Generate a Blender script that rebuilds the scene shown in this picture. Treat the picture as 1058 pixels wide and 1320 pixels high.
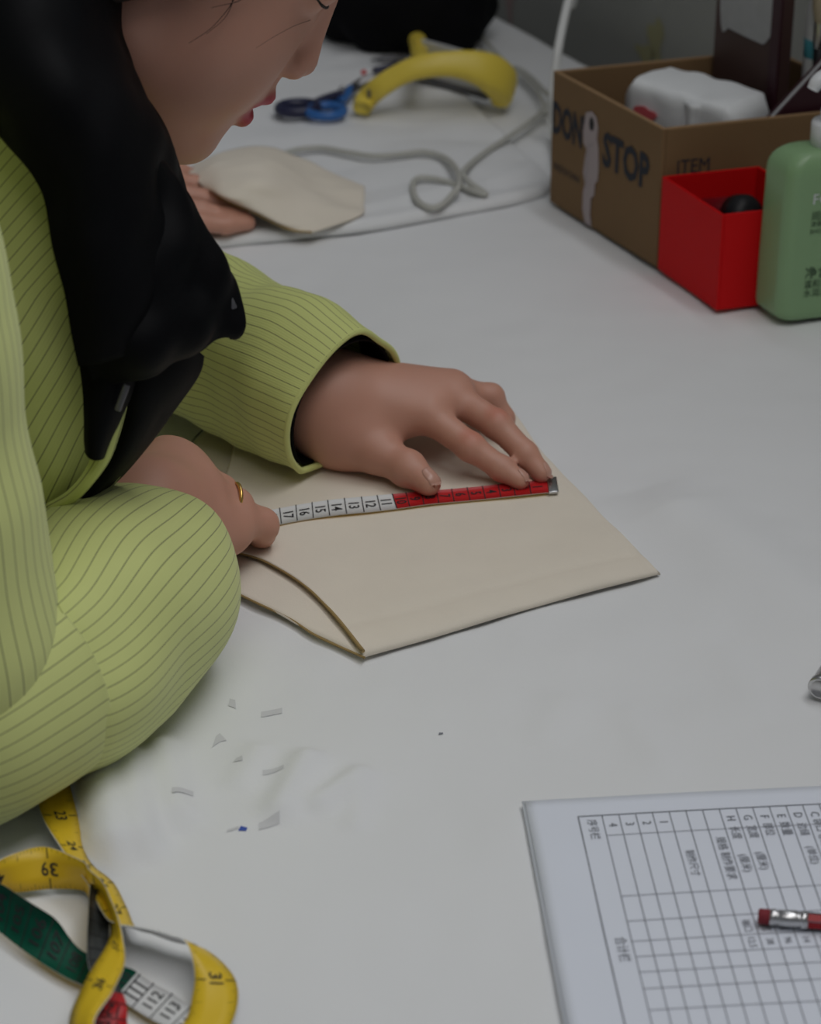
import bpy, bmesh, math, random
import numpy as np
from mathutils import Vector, Matrix

for o in list(bpy.data.objects):
    bpy.data.objects.remove(o)
scene = bpy.context.scene
COL = scene.collection
rng = np.random.default_rng(7)

# ------------------------------------------------------------------ camera
W, H = 1058, 1320
FPX = 3100.0                       # focal length in pixels
PITCH = math.radians(28.0)
T = 0.75                           # height of the table top
CAM = np.array([0.0, 0.0, T + 0.695])
cs, sn = math.cos(PITCH), math.sin(PITCH)

cam_data = bpy.data.cameras.new('camera')
cam = bpy.data.objects.new('camera', cam_data)
COL.objects.link(cam)
cam.location = CAM
cam.rotation_euler = (math.pi / 2 - PITCH, 0, 0)
cam_data.sensor_fit = 'VERTICAL'
cam_data.sensor_height = 36.0
cam_data.sensor_width = 36.0 * W / H
cam_data.lens = FPX / H * 36.0
cam_data.clip_start = 0.05
cam_data.dof.use_dof = True
cam_data.dof.focus_distance = 1.36
cam_data.dof.aperture_fstop = 9.5
scene.camera = cam

# ------------------------------------------------------------------ world, lamps, exposure
world = bpy.data.worlds.new('world')
scene.world = world
world.use_nodes = True
bg = world.node_tree.nodes['Background']
bg.inputs['Color'].default_value = (0.90, 0.94, 1.0, 1)
bg.inputs['Strength'].default_value = 0.115

def area(name, loc, target, size, power, color):
    l = bpy.data.lights.new(name, 'AREA')
    l.shape = 'RECTANGLE'
    l.size, l.size_y = size
    l.energy = power
    l.color = color
    o = bpy.data.objects.new(name, l)
    COL.objects.link(o)
    o.location = loc
    o.rotation_euler = (Vector(target) - Vector(loc)).to_track_quat('-Z', 'Y').to_euler()
    return o

area('ceiling_lamp', (0.85, 1.95, 2.75), (0.1, 1.6, T), (1.6, 0.9), 18.5, (0.93, 0.955, 1.0))
area('ceiling_lamp', (0.45, 0.75, 2.75), (0.0, 1.2, T), (2.2, 0.9), 14.5, (1.0, 0.985, 0.97))

scene.view_settings.view_transform = 'Standard'
scene.view_settings.look = 'None'
scene.view_settings.exposure = 0.0
scene.view_settings.gamma = 1.0
scene.view_settings.use_curve_mapping = False

# ------------------------------------------------------------------ helpers
def ray(px, py):                    # direction of unit depth through a pixel of the photograph
    x = (px - W / 2) / FPX
    u = -(py - H / 2) / FPX
    return np.array([x, cs + u * sn, -sn + u * cs])

def G(px, py, h=0.0):               # the point seen at a pixel, h above the table top
    r = ray(px, py)
    return CAM + r * ((T + h - CAM[2]) / r[2])

def P(px, py, d):                   # the point seen at a pixel at depth d
    return CAM + d * ray(px, py)

def nrm(v):
    v = np.asarray(v, float)
    return v / (np.linalg.norm(v, axis=-1, keepdims=True) + 1e-12)

def cr(pts, n):                     # Catmull-Rom through rows of pts, n samples in all
    p = np.asarray(pts, float)
    m = len(p)
    q = np.concatenate([[2 * p[0] - p[1]], p, [2 * p[-1] - p[-2]]])
    t = np.linspace(0, m - 1, n)
    i = np.clip(t.astype(int), 0, m - 2)
    f = (t - i).reshape((-1,) + (1,) * (p.ndim - 1))
    a, b, c, d = q[i], q[i + 1], q[i + 2], q[i + 3]
    return 0.5 * (2 * b + (c - a) * f + (2 * a - 5 * b + 4 * c - d) * f ** 2 + (3 * b - a - 3 * c + d) * f ** 3)

class Waves:                        # cheap smooth noise: a sum of random plane waves
    def __init__(self, dim, n, lo, hi, seed):
        r = np.random.default_rng(seed)
        k = r.normal(size=(n, dim))
        k /= np.linalg.norm(k, axis=1, keepdims=True)
        self.k = k * (2 * np.pi / r.uniform(lo, hi, size=(n, 1)))
        self.ph = r.uniform(0, 6.28, n)
    def __call__(self, X):
        return np.sin(X @ self.k.T + self.ph).sum(-1) / math.sqrt(len(self.ph))

def worldloc(o):
    v = Vector((0, 0, 0))
    while o is not None:
        v += o.location
        o = o.parent
    return np.array(v)

def tag(o, label=None, cat=None, group=None, kind=None):
    if label: o['label'] = label
    if cat: o['category'] = cat
    if group: o['group'] = group
    if kind: o['kind'] = kind
    return o

def empty(name, loc, label, cat, group=None):
    o = bpy.data.objects.new(name, None)
    COL.objects.link(o)
    o.location = loc
    o.empty_display_size = 0.03
    return tag(o, label, cat, group)

def obj(name, V, F, mat, parent=None, uv=None, smooth=True, idx=None, attrs=None, origin=None):
    V = np.asarray(V, float).reshape(-1, 3)
    if parent is not None:
        base = worldloc(parent)
    elif origin is not None:
        base = np.asarray(origin, float)
    else:
        base = np.array([V[:, 0].mean(), V[:, 1].mean(), V[:, 2].min()])
    me = bpy.data.meshes.new(name)
    if isinstance(F, np.ndarray):
        k = F.shape[1]
        me.vertices.add(len(V))
        me.vertices.foreach_set('co', (V - base).astype(np.float32).ravel())
        me.loops.add(F.size)
        me.loops.foreach_set('vertex_index', F.astype(np.int32).ravel())
        me.polygons.add(len(F))
        me.polygons.foreach_set('loop_start', (np.arange(len(F)) * k).astype(np.int32))
        me.update(calc_edges=True)
    else:
        me.from_pydata((V - base).tolist(), [], [tuple(int(i) for i in f) for f in F])
    me.validate()
    for m in (mat if isinstance(mat, (list, tuple)) else [mat]):
        me.materials.append(m)
    if smooth:
        me.polygons.foreach_set('use_smooth', [True] * len(me.polygons))
    if idx is not None:
        me.polygons.foreach_set('material_index', np.asarray(idx, np.int32))
    if uv is not None:
        l = me.uv_layers.new(name='UVMap')
        vi = np.empty(len(me.loops), np.int32)
        me.loops.foreach_get('vertex_index', vi)
        l.data.foreach_set('uv', np.asarray(uv, np.float32)[vi].ravel())
    for k, a in (attrs or {}).items():
        at = me.attributes.new(k, 'FLOAT', 'POINT')
        at.data.foreach_set('value', np.asarray(a, np.float32))
    me.update()
    o = bpy.data.objects.new(name, me)
    COL.objects.link(o)
    if parent is not None:
        o.parent = parent
    else:
        o.location = base
    return o

def gridfaces(n, m, cu=False, cv=False):
    i = np.arange(n if cu else n - 1)[:, None]
    j = np.arange(m if cv else m - 1)[None, :]
    i2, j2 = (i + 1) % n, (j + 1) % m
    return np.stack([i * m + j, i2 * m + j, i2 * m + j2, i * m + j2], -1).reshape(-1, 4)

def gnormal(V, cv=False):           # normals of a grid surface
    du = np.gradient(V, axis=0)
    if cv:
        dv = (np.roll(V, -1, 1) - np.roll(V, 1, 1)) / 2
    else:
        dv = np.gradient(V, axis=1)
    return nrm(np.cross(du, dv))

def thick(V, t, below=True):        # a grid sheet given thickness t; returns verts, faces
    n, m = V.shape[:2]
    N = gnormal(V)
    B = V - N * t
    f = gridfaces(n, m)
    k = n * m
    fb = f[:, ::-1] + k
    ring = [i * m for i in range(n)] + [(n - 1) * m + j for j in range(1, m)] + [i * m + m - 1 for i in range(n - 2, -1, -1)] + [j for j in range(m - 2, 0, -1)]
    r = np.array(ring)
    r2 = np.roll(r, -1)
    fr = np.stack([r2, r, r + k, r2 + k], -1)
    return np.concatenate([V.reshape(-1, 3), B.reshape(-1, 3)]), np.concatenate([f, fb, fr])

def frames(path, up=(0, 0, 1)):     # parallel-transported frames along a path
    t = nrm(np.gradient(path, axis=0))
    n = np.zeros_like(path)
    v = np.cross(t[0], np.asarray(up, float))
    if np.linalg.norm(v) < 1e-3:
        v = np.cross(t[0], [1.0, 0, 0])
    n[0] = nrm(v)
    for i in range(1, len(path)):
        w = n[i - 1] - t[i] * np.dot(n[i - 1], t[i])
        n[i] = nrm(w)
    return t, n, np.cross(t, n)

def sweep(path, rad, seg=10, caps=True, flat=1.0, up=(0, 0, 1)):
    path = np.asarray(path, float)
    rad = np.broadcast_to(np.asarray(rad, float), (len(path),))
    t, n, b = frames(path, up)
    a = np.linspace(0, 2 * np.pi, seg, endpoint=False)
    V = path[:, None] + rad[:, None, None] * (np.cos(a)[None, :, None] * n[:, None] + flat * np.sin(a)[None, :, None] * b[:, None])
    F = gridfaces(len(path), seg, cv=True)
    V = V.reshape(-1, 3)
    if caps:
        k = len(V)
        V = np.concatenate([V, path[:1], path[-1:]])
        j = np.arange(seg)
        j2 = (j + 1) % seg
        c0 = np.stack([np.full(seg, k), j2, j, j], -1)
        e = (len(path) - 1) * seg
        c1 = np.stack([np.full(seg, k + 1), e + j, e + j2, e + j2], -1)
        F = [tuple(f) for f in F] + [tuple(f[:3]) for f in c0] + [tuple(f[:3]) for f in c1]
    return V, F

def join(*vf):
    Vs, Fs, k = [], [], 0
    for V, F in vf:
        V = np.asarray(V, float).reshape(-1, 3)
        Vs.append(V)
        Fs += [tuple(int(i) + k for i in f) for f in F]
        k += len(V)
    return np.concatenate(Vs), Fs

def rbox(c, ax, half, bev=0.0, seg=2):   # bevelled box: centre, rows of ax = its three axes, half sizes
    bm = bmesh.new()
    bmesh.ops.create_cube(bm, size=2.0)
    for v in bm.verts:
        v.co = Vector((v.co.x * half[0], v.co.y * half[1], v.co.z * half[2]))
    if bev > 0:
        bmesh.ops.bevel(bm, geom=bm.edges[:], offset=bev, segments=seg, affect='EDGES', profile=0.5, clamp_overlap=True)
    V = np.array([v.co[:] for v in bm.verts])
    bm.verts.index_update()
    F = [tuple(v.index for v in f.verts) for f in bm.faces]
    bm.free()
    return np.asarray(c) + V @ np.asarray(ax, float), F

def lathe(prof, c, ax, seg=24):     # prof: (radius, height) pairs along the axis ax from c
    ax = nrm(ax)
    x = nrm(np.cross(ax, [0.3, 1, 0.2]))
    y = np.cross(ax, x)
    a = np.linspace(0, 2 * np.pi, seg, endpoint=False)
    V = np.array([[np.asarray(c) + ax * h + r * (math.cos(t) * x + math.sin(t) * y) for t in a] for r, h in prof])
    return V.reshape(-1, 3), [tuple(f) for f in gridfaces(len(prof), seg, cv=True)]

def ellipsoid(c, r, R=None, nu=24, nv=14):
    u = np.linspace(0, 2 * np.pi, nu, endpoint=False)
    v = np.linspace(0.03, np.pi - 0.03, nv)
    S = np.stack([np.sin(v)[:, None] * np.cos(u), np.sin(v)[:, None] * np.sin(u), np.cos(v)[:, None] + 0 * u], -1) * np.asarray(r)
    if R is not None:
        S = S @ np.asarray(R)
    V = (np.asarray(c) + S).reshape(-1, 3)
    F = [tuple(f) for f in gridfaces(nv, nu, cv=True)]
    F += [tuple(range(nu))[::1], tuple((nv - 1) * nu + i for i in range(nu))[::-1]]
    return V, F

_tc = {}
def text2d(s, size=1.0, align='CENTER', bold=0.0):  # flat text as 2-D vertices and faces
    key = (s, align, bold)
    if key not in _tc:
        cu = bpy.data.curves.new('t', 'FONT')
        cu.body = s
        cu.size = 1.0
        cu.offset = bold
        cu.resolution_u = 2
        cu.align_x = align
        cu.align_y = 'CENTER'
        o = bpy.data.objects.new('t', cu)
        me = o.to_mesh()
        V = np.array([v.co[:2] for v in me.vertices]) if len(me.vertices) else np.zeros((0, 2))
        F = [tuple(p.vertices) for p in me.polygons]
        o.to_mesh_clear()
        bpy.data.objects.remove(o)
        bpy.data.curves.remove(cu)
        _tc[key] = (V, F)
    V, F = _tc[key]
    return V * size, F

def flattext(s, c, x, y, size, align='CENTER'):
    V, F = text2d(s, size, align)
    return np.asarray(c) + V[:, :1] * np.asarray(x) + V[:, 1:] * np.asarray(y), F

def strip(p, q, w, n):              # a thin printed line from p to q lying in the plane with normal n
    p, q = np.asarray(p), np.asarray(q)
    s = nrm(np.cross(n, q - p)) * w / 2
    return np.array([p - s, q - s, q + s, p + s]), [(0, 1, 2, 3)]

# ------------------------------------------------------------------ materials
def mat(name, col, rough=0.6, metal=0.0, noise=0.0, nscale=40.0, bump=0.0, bscale=300.0, sheen=0.0, sss=0.0, coat=0.0, spec=0.5):
    m = bpy.data.materials.new(name)
    m.use_nodes = True
    nt = m.node_tree
    b = nt.nodes['Principled BSDF']
    b.inputs['Base Color'].default_value = (*col, 1)
    b.inputs['Roughness'].default_value = rough
    b.inputs['Metallic'].default_value = metal
    b.inputs['Specular IOR Level'].default_value = spec
    if sheen: b.inputs['Sheen Weight'].default_value = sheen
    if coat: b.inputs['Coat Weight'].default_value = coat
    if sss:
        b.inputs['Subsurface Weight'].default_value = sss
        b.inputs['Subsurface Radius'].default_value = (1.0, 0.35, 0.2)
        b.inputs['Subsurface Scale'].default_value = 0.006
    tc = nt.nodes.new('ShaderNodeTexCoord')
    if noise:
        n = nt.nodes.new('ShaderNodeTexNoise')
        n.inputs['Scale'].default_value = nscale
        n.inputs['Detail'].default_value = 4
        nt.links.new(tc.outputs['Object'], n.inputs['Vector'])
        mx = nt.nodes.new('ShaderNodeMix')
        mx.data_type = 'RGBA'
        mx.inputs[6].default_value = (*[c * (1 - noise) for c in col], 1)
        mx.inputs[7].default_value = (*[min(1, c * (1 + noise)) for c in col], 1)
        nt.links.new(n.outputs['Fac'], mx.inputs[0])
        nt.links.new(mx.outputs[2], b.inputs['Base Color'])
    if bump:
        n2 = nt.nodes.new('ShaderNodeTexNoise')
        n2.inputs['Scale'].default_value = bscale
        n2.inputs['Detail'].default_value = 3
        nt.links.new(tc.outputs['Object'], n2.inputs['Vector'])
        bp = nt.nodes.new('ShaderNodeBump')
        bp.inputs['Strength'].default_value = bump
        bp.inputs['Distance'].default_value = 0.001
        nt.links.new(n2.outputs['Fac'], bp.inputs['Height'])
        nt.links.new(bp.outputs['Normal'], b.inputs['Normal'])
    return m

def striped(name, base, line, spacing, width):     # woven pinstripe along the V direction of the UV map
    m = mat(name, base, 0.75, noise=0.06, nscale=25, sheen=0.15)
    nt = m.node_tree
    b = nt.nodes['Principled BSDF']
    src = b.inputs['Base Color'].links[0].from_socket
    uv = nt.nodes.new('ShaderNodeUVMap')
    sep = nt.nodes.new('ShaderNodeSeparateXYZ')
    nt.links.new(uv.outputs['UV'], sep.inputs[0])
    def mth(op, a, bval=None):
        n = nt.nodes.new('ShaderNodeMath')
        n.operation = op
        nt.links.new(a, n.inputs[0])
        if bval is not None: n.inputs[1].default_value = bval
        return n.outputs[0]
    q = mth('DIVIDE', sep.outputs[0], spacing)
    q = mth('FRACT', q)
    q = mth('SUBTRACT', q, 0.5)
    q = mth('ABSOLUTE', q)
    mr = nt.nodes.new('ShaderNodeMapRange')
    mr.interpolation_type = 'SMOOTHSTEP'
    mr.inputs['From Min'].default_value = width * 0.4
    mr.inputs['From Max'].default_value = width
    mr.inputs['To Min'].default_value = 0.85
    mr.inputs['To Max'].default_value = 0.0
    nt.links.new(q, mr.inputs['Value'])
    mx = nt.nodes.new('ShaderNodeMix')
    mx.data_type = 'RGBA'
    nt.links.new(mr.outputs[0], mx.inputs[0])
    nt.links.new(src, mx.inputs[6])
    mx.inputs[7].default_value = (*line, 1)
    nt.links.new(mx.outputs[2], b.inputs['Base Color'])
    # fine ribbing across the cloth
    w = nt.nodes.new('ShaderNodeTexWave')
    w.inputs['Scale'].default_value = 160
    w.bands_direction = 'X'
    nt.links.new(uv.outputs['UV'], w.inputs['Vector'])
    bp = nt.nodes.new('ShaderNodeBump')
    bp.inputs['Strength'].default_value = 0.10
    bp.inputs['Distance'].default_value = 0.001
    nt.links.new(w.outputs['Fac'], bp.inputs['Height'])
    nt.links.new(bp.outputs['Normal'], b.inputs['Normal'])
    return m

def skin_mat(name, col, lipcol):
    m = mat(name, col, 0.5, noise=0.07, nscale=30, sss=0.12, bump=0.05, bscale=500)
    nt = m.node_tree
    b = nt.nodes['Principled BSDF']
    src = b.inputs['Base Color'].links[0].from_socket
    for attr, c in (('blush', [col[0] * 1.0, col[1] * 0.68, col[2] * 0.62]), ('lip', lipcol)):
        a = nt.nodes.new('ShaderNodeAttribute')
        a.attribute_name = attr
        mx = nt.nodes.new('ShaderNodeMix')
        mx.data_type = 'RGBA'
        nt.links.new(a.outputs['Fac'], mx.inputs[0])
        nt.links.new(src, mx.inputs[6])
        mx.inputs[7].default_value = (*c, 1)
        src = mx.outputs[2]
    nt.links.new(src, b.inputs['Base Color'])
    return m

M = {}
M['cloth'] = mat('white_cotton_cloth', (0.80, 0.81, 0.82), 0.85, noise=0.03, nscale=6, bump=0.12, bscale=900, sheen=0.1)
M['cream'] = mat('cream_cotton', (0.80, 0.73, 0.62), 0.9, noise=0.03, nscale=50, bump=0.15, bscale=900)
M['thread'] = mat('tan_edging', (0.36, 0.25, 0.10), 0.8)
M['skin'] = skin_mat('skin', (0.56, 0.287, 0.207), (0.42, 0.02, 0.045))
M['lime'] = striped('lime_pinstripe', (0.62, 0.67, 0.25), (0.12, 0.13, 0.06), 0.0090, 0.055)
M['limefine'] = striped('lime_pinstripe_fine', (0.62, 0.67, 0.23), (0.14, 0.15, 0.06), 0.0074, 0.065)
M['black'] = mat('black_nylon', (0.0028, 0.003, 0.0038), 0.6, noise=0.2, nscale=60, bump=0.1, bscale=250, spec=0.08)
M['blackcloth'] = mat('black_cloth', (0.005, 0.005, 0.006), 0.9, bump=0.3, bscale=120, spec=0.1)
M['hair'] = mat('dark_hair', (0.010, 0.008, 0.007), 0.6, bump=0.8, bscale=90, spec=0.2)
M['nail'] = mat('nail', (0.56, 0.31, 0.24), 0.3)
M['gold'] = mat('gold', (0.75, 0.48, 0.14), 0.25, metal=1.0)
M['steel'] = mat('steel', (0.6, 0.6, 0.6), 0.3, metal=1.0, noise=0.1, nscale=80)
M['darksteel'] = mat('dark_steel', (0.12, 0.12, 0.13), 0.4, metal=0.6)
M['ink'] = mat('black_ink', (0.02, 0.02, 0.022), 0.8)
M['greyink'] = mat('grey_print', (0.20, 0.21, 0.24), 0.8)
M['faintink'] = mat('faint_print', (0.64, 0.645, 0.66), 0.85)
M['blueink'] = mat('blue_ink', (0.05, 0.10, 0.42), 0.8)
M['paper'] = mat('paper', (0.77, 0.81, 0.90), 0.75, noise=0.02, nscale=20)
M['tape_yellow'] = mat('tape_yellow', (0.78, 0.53, 0.02), 0.45, noise=0.05, nscale=60)
M['tape_white'] = mat('tape_white', (0.72, 0.73, 0.72), 0.45)
M['tape_red'] = mat('tape_red', (0.55, 0.012, 0.016), 0.45)
M['tape_green'] = mat('tape_green', (0.0, 0.075, 0.042), 0.6, spec=0.2)
M['tape_dark'] = mat('tape_dark', (0.035, 0.04, 0.04), 0.5)
M['card'] = mat('cardboard', (0.20, 0.118, 0.052), 0.85, noise=0.08, nscale=18, bump=0.05, bscale=150)
M['cardedge'] = mat('cardboard_edge', (0.32, 0.20, 0.10), 0.9)
M['blueprint'] = mat('blue_grey_print', (0.022, 0.026, 0.038), 0.8)
M['torn'] = mat('torn_paper', (0.42, 0.36, 0.37), 0.9, noise=0.12, nscale=30)
M['redcard'] = mat('red_card', (0.62, 0.006, 0.008), 0.55, spec=0.12)
M['greenplastic'] = mat('green_plastic', (0.25, 0.41, 0.21), 0.35, noise=0.02, nscale=10, sss=0.0)
M['whiteplastic'] = mat('white_plastic', (0.74, 0.76, 0.78), 0.35)
M['filmwhite'] = mat('white_film', (0.78, 0.80, 0.81), 0.4, noise=0.05, nscale=35, bump=0.5, bscale=70, spec=0.3)
M['pinkprint'] = mat('pink_print', (0.72, 0.13, 0.15), 0.4)
M['brownboard'] = mat('brown_board', (0.06, 0.030, 0.026), 0.55, noise=0.15, nscale=20)
M['greylabel'] = mat('grey_label', (0.40, 0.41, 0.42), 0.8, noise=0.10, nscale=120)
M['maroon'] = mat('maroon_cover', (0.035, 0.006, 0.012), 0.5)
M['wall'] = mat('grey_wall', (0.36, 0.37, 0.345), 0.8, noise=0.08, nscale=8)
M['floor'] = mat('floor', (0.20, 0.20, 0.20), 0.6, noise=0.1, nscale=5)
M['wood'] = mat('wood', (0.35, 0.24, 0.14), 0.6, noise=0.15, nscale=12)
M['yellowplastic'] = mat('yellow_plastic', (0.80, 0.62, 0.08), 0.4)
M['navy'] = mat('navy_plastic', (0.02, 0.022, 0.06), 0.4)
M['blue'] = mat('blue_plastic', (0.03, 0.14, 0.42), 0.4)
M['greycord'] = mat('grey_white_cord', (0.50, 0.50, 0.46), 0.55)
M['whitecord'] = mat('white_cord', (0.74, 0.75, 0.74), 0.45)
M['denim'] = mat('dark_trousers', (0.03, 0.035, 0.05), 0.9, bump=0.2, bscale=400)
M['shoe'] = mat('shoe_leather', (0.02, 0.02, 0.02), 0.5)
M['charcoal'] = mat('charcoal_coat', (0.03, 0.03, 0.035), 0.9, bump=0.2, bscale=300)
M['pencilred'] = mat('pencil_red', (0.38, 0.006, 0.010), 0.35, spec=0.3)
M['pencilblack'] = mat('pencil_black', (0.010, 0.010, 0.012), 0.45, spec=0.25)
M['eraser'] = mat('eraser', (0.22, 0.02, 0.03), 0.8)
M['beige'] = mat('beige_bristle', (0.45, 0.38, 0.26), 0.8)
M['cyan'] = mat('cyan_label', (0.10, 0.42, 0.52), 0.5)

# ------------------------------------------------------------------ smooth solid modelling for bodies
class Solid:                        # blended union of round shapes on a voxel grid, meshed with surface nets
    def __init__(self, lo, hi, h):
        self.lo, self.h = np.asarray(lo, float), h
        self.n = np.ceil((np.asarray(hi) - self.lo) / h).astype(int)
        self.D = np.full(self.n, 0.5, np.float32)
    def window(self, lo, hi, pad):
        a = np.clip(np.floor((lo - pad - self.lo) / self.h).astype(int), 0, self.n)
        b = np.clip(np.ceil((hi + pad - self.lo) / self.h).astype(int) + 1, 0, self.n)
        if np.any(b <= a): return None, None
        X = [self.lo[k] + self.h * np.arange(a[k], b[k]) for k in range(3)]
        sl = tuple(slice(a[k], b[k]) for k in range(3))
        return sl, (X[0][:, None, None], X[1][None, :, None], X[2][None, None, :])
    @staticmethod
    def smin(a, b, k):
        h = np.maximum(k - np.abs(a - b), 0) / k
        return np.minimum(a, b) - h * h * k * 0.25
    @staticmethod
    def dist(p, X):
        if p[0] == 'c':             # round cone from a to b
            a, b, ra, rb = np.asarray(p[1]), np.asarray(p[2]), p[3], p[4]
            ab = b - a
            d0, d1, d2 = X[0] - a[0], X[1] - a[1], X[2] - a[2]
            t = np.clip((d0 * ab[0] + d1 * ab[1] + d2 * ab[2]) / max(ab @ ab, 1e-12), 0, 1)
            return np.sqrt((d0 - t * ab[0]) ** 2 + (d1 - t * ab[1]) ** 2 + (d2 - t * ab[2]) ** 2) - (ra + t * (rb - ra))
        c, r, R = np.asarray(p[1]), np.asarray(p[2]), np.asarray(p[3])   # ellipsoid, rows of R its axes
        d = [X[k] - c[k] for k in range(3)]
        q = [sum(R[i, k] * d[k] for k in range(3)) for i in range(3)]
        k0 = np.sqrt(sum((q[i] / r[i]) ** 2 for i in range(3)))
        k1 = np.sqrt(sum((q[i] / r[i] ** 2) ** 2 for i in range(3)))
        return k0 * (k0 - 1) / np.maximum(k1, 1e-6)
    @staticmethod
    def bounds(p):
        if p[0] == 'c':
            r = max(p[3], p[4])
            return np.minimum(p[1], p[2]) - r, np.maximum(p[1], p[2]) + r
        e = np.sqrt(((np.asarray(p[3]) * np.asarray(p[2])[:, None]) ** 2).sum(0))
        return np.asarray(p[1]) - e, np.asarray(p[1]) + e
    def add(self, prims, k, ki=0.004, sub=False):
        if isinstance(prims, tuple): prims = [prims]
        bs = [self.bounds(p) for p in prims]
        lo, hi = np.min([b[0] for b in bs], 0), np.max([b[1] for b in bs], 0)
        sl, X = self.window(lo, hi, k + 3 * self.h)
        if sl is None: return
        d = None
        for p in prims:
            e = self.dist(p, X)
            d = e if d is None else self.smin(d, e, ki)
        if sub:
            self.D[sl] = -self.smin(-self.D[sl], d, k)
        else:
            self.D[sl] = self.smin(self.D[sl], d, k)
    def mesh(self):
        D = self.D
        S = D < 0
        c = np.zeros(self.n - 1, np.uint8)
        for i in (0, 1):
            for j in (0, 1):
                for k in (0, 1):
                    c += S[i:self.n[0] - 1 + i, j:self.n[1] - 1 + j, k:self.n[2] - 1 + k]
        cell = np.argwhere((c > 0) & (c < 8))
        del c
        cube = np.array([(i, j, k) for i in (0, 1) for j in (0, 1) for k in (0, 1)])
        val = np.stack([D[cell[:, 0] + o[0], cell[:, 1] + o[1], cell[:, 2] + o[2]] for o in cube], 1)
        acc, cnt = np.zeros((len(cell), 3)), np.zeros((len(cell), 1))
        for a in range(8):
            for b in range(a + 1, 8):
                if np.abs(cube[a] - cube[b]).sum() != 1: continue
                va, vb = val[:, a], val[:, b]
                x = (va < 0) != (vb < 0)
                t = np.where(x, va / np.where(x, va - vb, 1), 0)[:, None]
                acc += np.where(x[:, None], cube[a] + t * (cube[b] - cube[a]), 0)
                cnt += x[:, None]
        V = self.lo + self.h * (cell + acc / np.maximum(cnt, 1))
        ids = {}
        key = (cell[:, 0].astype(np.int64) * self.n[1] + cell[:, 1]) * self.n[2] + cell[:, 2]
        def look(c):
            k = (c[:, 0].astype(np.int64) * self.n[1] + c[:, 1]) * self.n[2] + c[:, 2]
            i = np.searchsorted(key, k)
            i = np.clip(i, 0, len(key) - 1)
            return np.where(key[i] == k, i, -1)
        F = []
        for ax in range(3):
            s0 = [slice(None)] * 3; s1 = [slice(None)] * 3
            s0[ax] = slice(0, -1); s1[ax] = slice(1, None)
            A, B = S[tuple(s0)], S[tuple(s1)]
            e = np.argwhere(A != B)
            flip = A[e[:, 0], e[:, 1], e[:, 2]]
            u, v = (ax + 1) % 3, (ax + 2) % 3
            q = []
            for (i, j) in ((-1, -1), (0, -1), (0, 0), (-1, 0)):
                m = e.copy(); m[:, u] += i; m[:, v] += j
                q.append(np.where((m.min(1) >= 0), look(m), -1))
            q = np.stack(q, 1)
            q = np.where(flip[:, None], q, q[:, ::-1])
            F.append(q[(q >= 0).all(1)])
        F = np.concatenate(F)
        for _ in range(2):          # a light smoothing
            s, n = np.zeros_like(V), np.zeros((len(V), 1))
            for a in range(4):
                b = (a + 1) % 4
                np.add.at(s, F[:, a], V[F[:, b]]); np.add.at(n, F[:, a], 1)
            V = 0.6 * V + 0.4 * s / np.maximum(n, 1)
        return V, F

def cone(a, b, ra, rb): return ('c', np.asarray(a, float), np.asarray(b, float), ra, rb)
def ell(c, r, R=None): return ('e', np.asarray(c, float), np.asarray(r, float), np.eye(3) if R is None else np.asarray(R, float))

def hand(S, wrist, elbow, fingers, thumb, wr=0.021, little=None):
    # fingers: four lists of joints [knuckle, middle joint, end joint, tip], index first
    S.add(cone(elbow, wrist, 0.036, wr), 0.01)
    rk = (0.0105, 0.0108, 0.0102, 0.0092)
    S.add([cone(wrist, f[0], wr * 0.86, r + 0.0022) for f, r in zip(fingers, rk)], 0.02, 0.016)
    m = [(np.asarray(fingers[i][0]) + np.asarray(fingers[i + 1][0])) / 2 for i in range(3)]
    S.add([cone(wrist * 0.35 + q * 0.65, q, 0.011, 0.0085) for q in m], 0.012, 0.01)
    S.add(cone(wrist, thumb[0], wr * 0.85, 0.0165), 0.02)
    S.add(cone(thumb[0], thumb[1], 0.0165, 0.0125), 0.018)
    S.add(cone(thumb[0], np.asarray(fingers[0][0]) * 0.6 + wrist * 0.4, 0.011, 0.009), 0.016)
    ft = [(0.0106, 0.0088, 0.0076, 0.0064), (0.0106, 0.0090, 0.0077, 0.0065), (0.0100, 0.0085, 0.0074, 0.0062), (0.0088, 0.0076, 0.0067, 0.0058)]
    if little: ft[3] = little
    for f, r in zip(fingers, ft):
        S.add([cone(f[i], f[i + 1], r[i], r[i + 1]) for i in range(3)] + [ell(f[1], [r[1] * 1.05] * 3), ell(f[2], [r[2] * 1.03] * 3)], 0.0045, 0.003)
    t = thumb
    S.add([cone(t[1], t[2], 0.0122, 0.0108), cone(t[2], t[3], 0.0108, 0.0082), ell(t[2], [0.0114] * 3)], 0.006, 0.004)

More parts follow.
